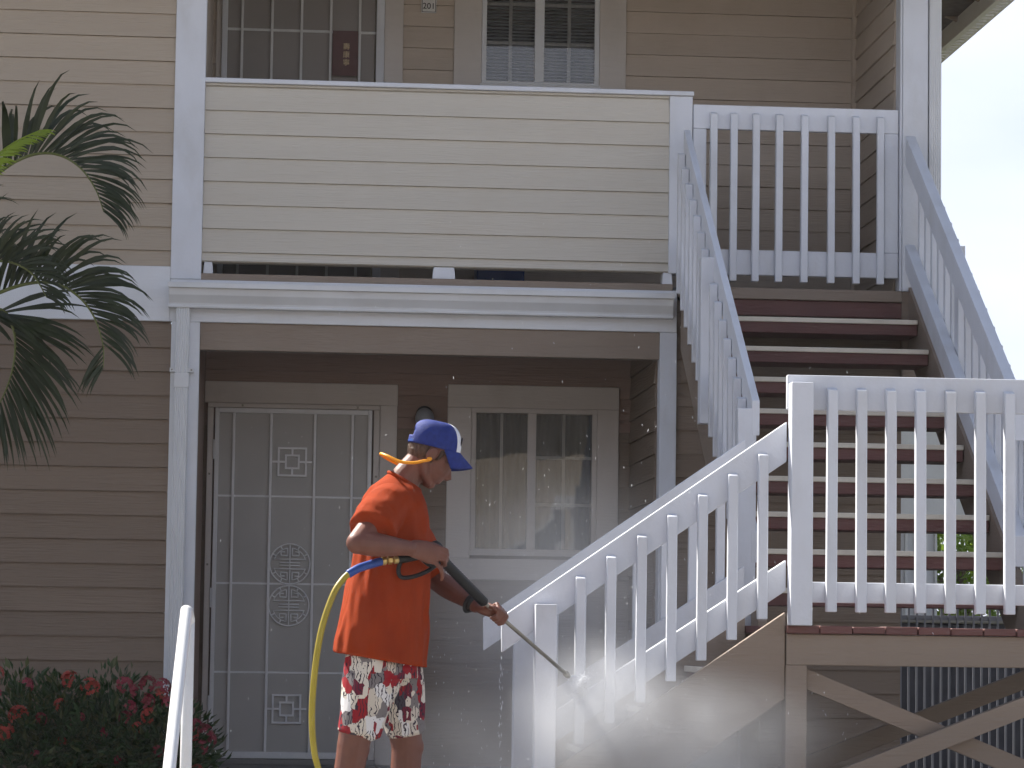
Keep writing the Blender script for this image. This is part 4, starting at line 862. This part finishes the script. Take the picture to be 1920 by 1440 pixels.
# ------------------------------------------------------------------ beyond the stairs
N_ = thing('neighbour_house', 'pale house with vertical boards glimpsed between the stair treads', 'house', (6.4, 12.0, -.66))
nw = box('wall', 2.0, 7.18, 12.0, 16.0, -.66, 2.155, NBW, N_, bev=0); box('upper_wall', 2.0, 7.47, 11.9, 16.0, 2.16, 3.9, NBW, N_, bev=0)
prism('roof', [(1.6, 3.9), (7.7, 3.9), (4.8, 4.05)], 'y', 11.5, 16.4, ROOFM, N_, bev=0)
for k in range(12): box('batten', 6.05 + k * .1, 6.075 + k * .1, 11.97, 11.999, -.6, 2.15, NBW, nw, bev=.002)
FN = thing('picket_fence', 'thin white metal fence seen in the dark under the landing', 'fence', (6.3, 8.0, -.66))
for z in (-.25, 1.12): box('rail', 4.4, 8.4, 8.0, 8.03, z, z + .04, METALG, FN)
for k in range(56): box('bar', 4.45 + k * .0705, 4.468 + k * .0705, 7.985, 7.9995, -.66, 1.26, METALG, FN, bev=.002)
WG = thing('dark_backing_wall', 'low dark wall added to darken the view behind the fence', 'wall', (6.4, 9.4, -.66)); box('face', 3.5, 9.5, 9.4, 9.6, -.66, 1.10, BACKING, WG, bev=.01); box('coping', 3.5, 9.5, 9.35, 9.65, 1.101, 1.16, CONC, WG, bev=.01)  # added wall; its dark colour stands in for the shade under the landing
OB = thing('added_opposite_building', 'unseen beige block opposite, added for bounce light and pane reflections', 'building', (2, -34, -.66))  # added out of view: bounces sunlight at the facade, fills the pane reflections
ow = box('wall', -26, 30, -38, -34, -.66, 5.6, BEIGE, OB, bev=0); prism('roof', [(-38.8, 5.6), (-33.2, 5.6), (-36, 7.4)], 'x', -27, 31, ROOFM, OB, bev=0)
for k in range(12):
    for z in (.5, 3.4):
        q = box('window', -24 + k * 4.4, -22.4 + k * 4.4, -34.0, -33.95, z, z + 1.3, WHITE, OB); box('pane', -23.9 + k * 4.4, -22.5 + k * 4.4, -33.949, -33.94, z + .1, z + 1.2, DARK, q, bev=0)
def tree(label, base, h, cr, n, seed):
    rs = random.Random(seed); T = thing('leafy_tree', label, 'tree', base); bx_, by_, bz = base
    tb = MB(); tb.tube(cat_rom([base, (bx_ + .05, by_, bz + h * .4), (bx_ - .05, by_ + .1, bz + h * .8)], 6), [.11 - .005 * i for i in range(13)], 10)
    for k in range(7):
        a = rs.uniform(0, 6.28); z0 = bz + h * rs.uniform(.35, .75); tb.tube([(bx_, by_, z0), (bx_ + .4 * math.cos(a), by_ + .4 * math.sin(a), z0 + .35), (bx_ + .8 * math.cos(a), by_ + .8 * math.sin(a), z0 + .6)], [.04, .03, .012], 7)
    tb.build('trunk', BARK, T); fb = MB(); lumps = [(Vector((rs.gauss(0, .5) * cr, rs.gauss(0, .5) * cr, rs.uniform(-.9, .9) * cr)), rs.uniform(.25, .5) * cr) for _ in range(22)]
    c = Vector((bx_, by_, bz + h * .75))
    for k in range(n):
        lc, lr = lumps[rs.randrange(22)]; d = Vector((rs.gauss(0, 1), rs.gauss(0, 1), rs.gauss(0, 1))).normalized(); p = c + lc + d * lr * rs.uniform(.4, 1) ** .5
        ax = (d + Vector((rs.uniform(-.8, .8), rs.uniform(-.8, .8), rs.uniform(-.8, .4)))).normalized(); sd = ax.orthogonal().normalized(); sd.rotate(Matrix.Rotation(rs.uniform(0, 6.28), 3, ax)); L_ = rs.uniform(.10, .17); w_ = L_ * .34; up = ax.cross(sd)
        fb.add([p, p + ax * L_ * .4 + sd * w_ * .5, p + ax * L_ - up * .01, p + ax * L_ * .4 - sd * w_ * .5], [(0, 1, 2, 3)])
    tag(fb.build('crown', TREEL, T, smooth=False), kind='stuff')
tree('sunlit green tree seen between the landing pickets', (8.2, 15.0, -.66), 3.2, .85, 3600, 31)

# ------------------------------------------------------------------ water spray, mist and drops
def mist_mat():
    m = bpy.data.materials.new('water_mist'); m.use_nodes = True; n = m.node_tree.nodes; L = m.node_tree.links; n.remove(n['Principled BSDF'])
    pv = n.new('ShaderNodeVolumePrincipled'); pv.inputs['Color'].default_value = (.97, .98, 1, 1); pv.inputs['Anisotropy'].default_value = .45
    tc = n.new('ShaderNodeTexCoord')
    nz = n.new('ShaderNodeTexNoise'); nz.inputs['Scale'].default_value = 3.2; nz.inputs['Detail'].default_value = 4; nz.inputs['Roughness'].default_value = .6; nz.inputs['Distortion'].default_value = .6; L.new(tc.outputs['Object'], nz.inputs['Vector'])
    mr = n.new('ShaderNodeMapRange'); mr.inputs['From Min'].default_value = .34; mr.inputs['From Max'].default_value = .75; mr.inputs['To Min'].default_value = .34; L.new(nz.outputs[0], mr.inputs[0])
    def ball(c, s, k):
        mp = n.new('ShaderNodeMapping'); mp.vector_type = 'POINT'; L.new(tc.outputs['Object'], mp.inputs[0])
        mp.inputs['Location'].default_value = [-c[i] / s[i] for i in range(3)]; mp.inputs['Scale'].default_value = [1 / s[i] for i in range(3)]
        ln = n.new('ShaderNodeVectorMath'); ln.operation = 'LENGTH'; L.new(mp.outputs[0], ln.inputs[0])
        q = n.new('ShaderNodeMapRange'); q.interpolation_type = 'SMOOTHERSTEP'; q.inputs['From Min'].default_value = 0; q.inputs['From Max'].default_value = 1; q.inputs['To Min'].default_value = k; q.inputs['To Max'].default_value = 0; L.new(ln.outputs['Value'], q.inputs[0]); return q.outputs[0]
    tot = None
    # the cloud spreads from the point of impact along the foot of the stairs
    for c, s, k in (((.06, .0, .04), (.46, .42, .38), 3.0), ((.42, -.02, -.10), (.85, .55, .42), 1.5), ((.25, .10, -.38), (.90, .75, .45), 1.25), ((-.45, .2, -.25), (.6, .6, .5), .6), ((-.05, .9, .40), (.95, 1.1, .9), .45)):
        o = ball(c, s, k)
        if tot is None: tot = o
        else: a = n.new('ShaderNodeMath'); a.operation = 'ADD'; L.new(tot, a.inputs[0]); L.new(o, a.inputs[1]); tot = a.outputs[0]
    mu = n.new('ShaderNodeMath'); mu.operation = 'MULTIPLY'; L.new(tot, mu.inputs[0]); L.new(mr.outputs[0], mu.inputs[1])
    ad = n.new('ShaderNodeMath'); ad.operation = 'MULTIPLY'; ad.inputs[1].default_value = 2.3; L.new(mu.outputs[0], ad.inputs[0])
    L.new(ad.outputs[0], pv.inputs['Density']); L.new(pv.outputs[0], n['Material Output'].inputs['Volume']); return m
MC = Vector((1.93, -4.28, .62)); mb = MB(); mb.box(-1.05, 1.35, -.85, 1.6, -.6, 1.15)
mo = link('water_mist', mesh('water_mist', mb.v, mb.f, mist_mat()), None, MC); tag(mo, 'drifting white water mist around the foot of the stairs', 'mist', kind='stuff')
SPM = pmat('spray_water', (.96, .97, .99), .5, .02, 40, trans=.8)
rs = random.Random(77); sp = MB(); P0 = p2 + LD * .024
def drop(mb, p, d, L_, r):
    a = d.normalized(); u = a.orthogonal().normalized(); v = a.cross(u); mb.add([p - a * L_ * .5, p + u * r, p + v * r, p - u * r, p - v * r, p + a * L_ * .5], [(0, 2, 1), (0, 3, 2), (0, 4, 3), (0, 1, 4), (5, 1, 2), (5, 2, 3), (5, 3, 4), (5, 4, 1)])
IM = Vector((1.924, -4.178, .735))
for k in range(620):                       # fan of water between nozzle and timber, and the splash on the picket
    if k < 260: t = rs.random(); c = P0.lerp(IM, t); s = .004 + .02 * t
    else: c = IM + Vector((0, -.022, 0)); s = .027
    p = c + Vector((rs.gauss(0, s * .62), rs.gauss(0, s * .22) - (0.004 if k >= 260 else 0), rs.gauss(0, s * 1.05)))
    p.x += (p.z - c.z) * .38
    drop(sp, p, Vector((rs.uniform(-.4, .6), rs.uniform(-.3, .3), 1)), rs.uniform(.006, .014), rs.uniform(.0024, .0052))
for k in range(260):                        # the white core of the splash
    a = rs.uniform(0, 6.283); r_ = math.sqrt(rs.random()); u_ = .021 * r_ * math.cos(a); v_ = .047 * r_ * math.sin(a)
    drop(sp, Vector((1.922 + u_ * .8 + v_ * .30, -4.196 + rs.gauss(0, .003), .738 + v_)), Vector((rs.uniform(-.5, .5), 0, 1)), rs.uniform(.010, .018), rs.uniform(.0035, .006))
tag(sp.build('water_jet', SPM, None, smooth=False), 'bright white burst of water where the jet hits the picket', 'water', kind='stuff')
dr = MB()
for k in range(420):
    p = Vector((rs.gauss(1.85, .55), rs.uniform(-4.7, -3.2), abs(rs.gauss(.0, 1.0)) + .35)); 
    if p.z > 2.9: continue
    drop(dr, p, Vector((rs.gauss(0, .25), rs.gauss(0, .2), -1)), rs.uniform(.004, .018), rs.uniform(.0007, .0016))
for k in range(60):
    p = Vector((1.597 + rs.gauss(0, .004), -4.10, .86 - rs.random() ** 1.4 * .7)); drop(dr, p, Vector((0, 0, -1)), rs.uniform(.006, .03), rs.uniform(.001, .002))
tag(dr.build('water_drops', SPM, None, smooth=False), 'scattered flying water drops', 'water', kind='stuff')


# ------------------------------------------------------------------ thin haze volume, added to lift the blacks like lens glare
hm = bpy.data.materials.new('glare_haze'); hm.use_nodes = True; hn = hm.node_tree; hn.nodes.remove(hn.nodes['Principled BSDF'])
hv = hn.nodes.new('ShaderNodeVolumePrincipled'); hv.inputs['Color'].default_value = (.96, .97, 1, 1); hv.inputs['Density'].default_value = HAZE; hv.inputs['Anisotropy'].default_value = .3
hn.links.new(hv.outputs[0], hn.nodes['Material Output'].inputs['Volume'])
mb = MB(); mb.box(-45, 45, -45, 30, -1.7, 9.0)
hz = link('haze', mesh('haze', mb.v, mb.f, hm)); tag(hz, 'faint bright haze volume added to lift the shadows like lens glare', 'haze', kind='stuff')
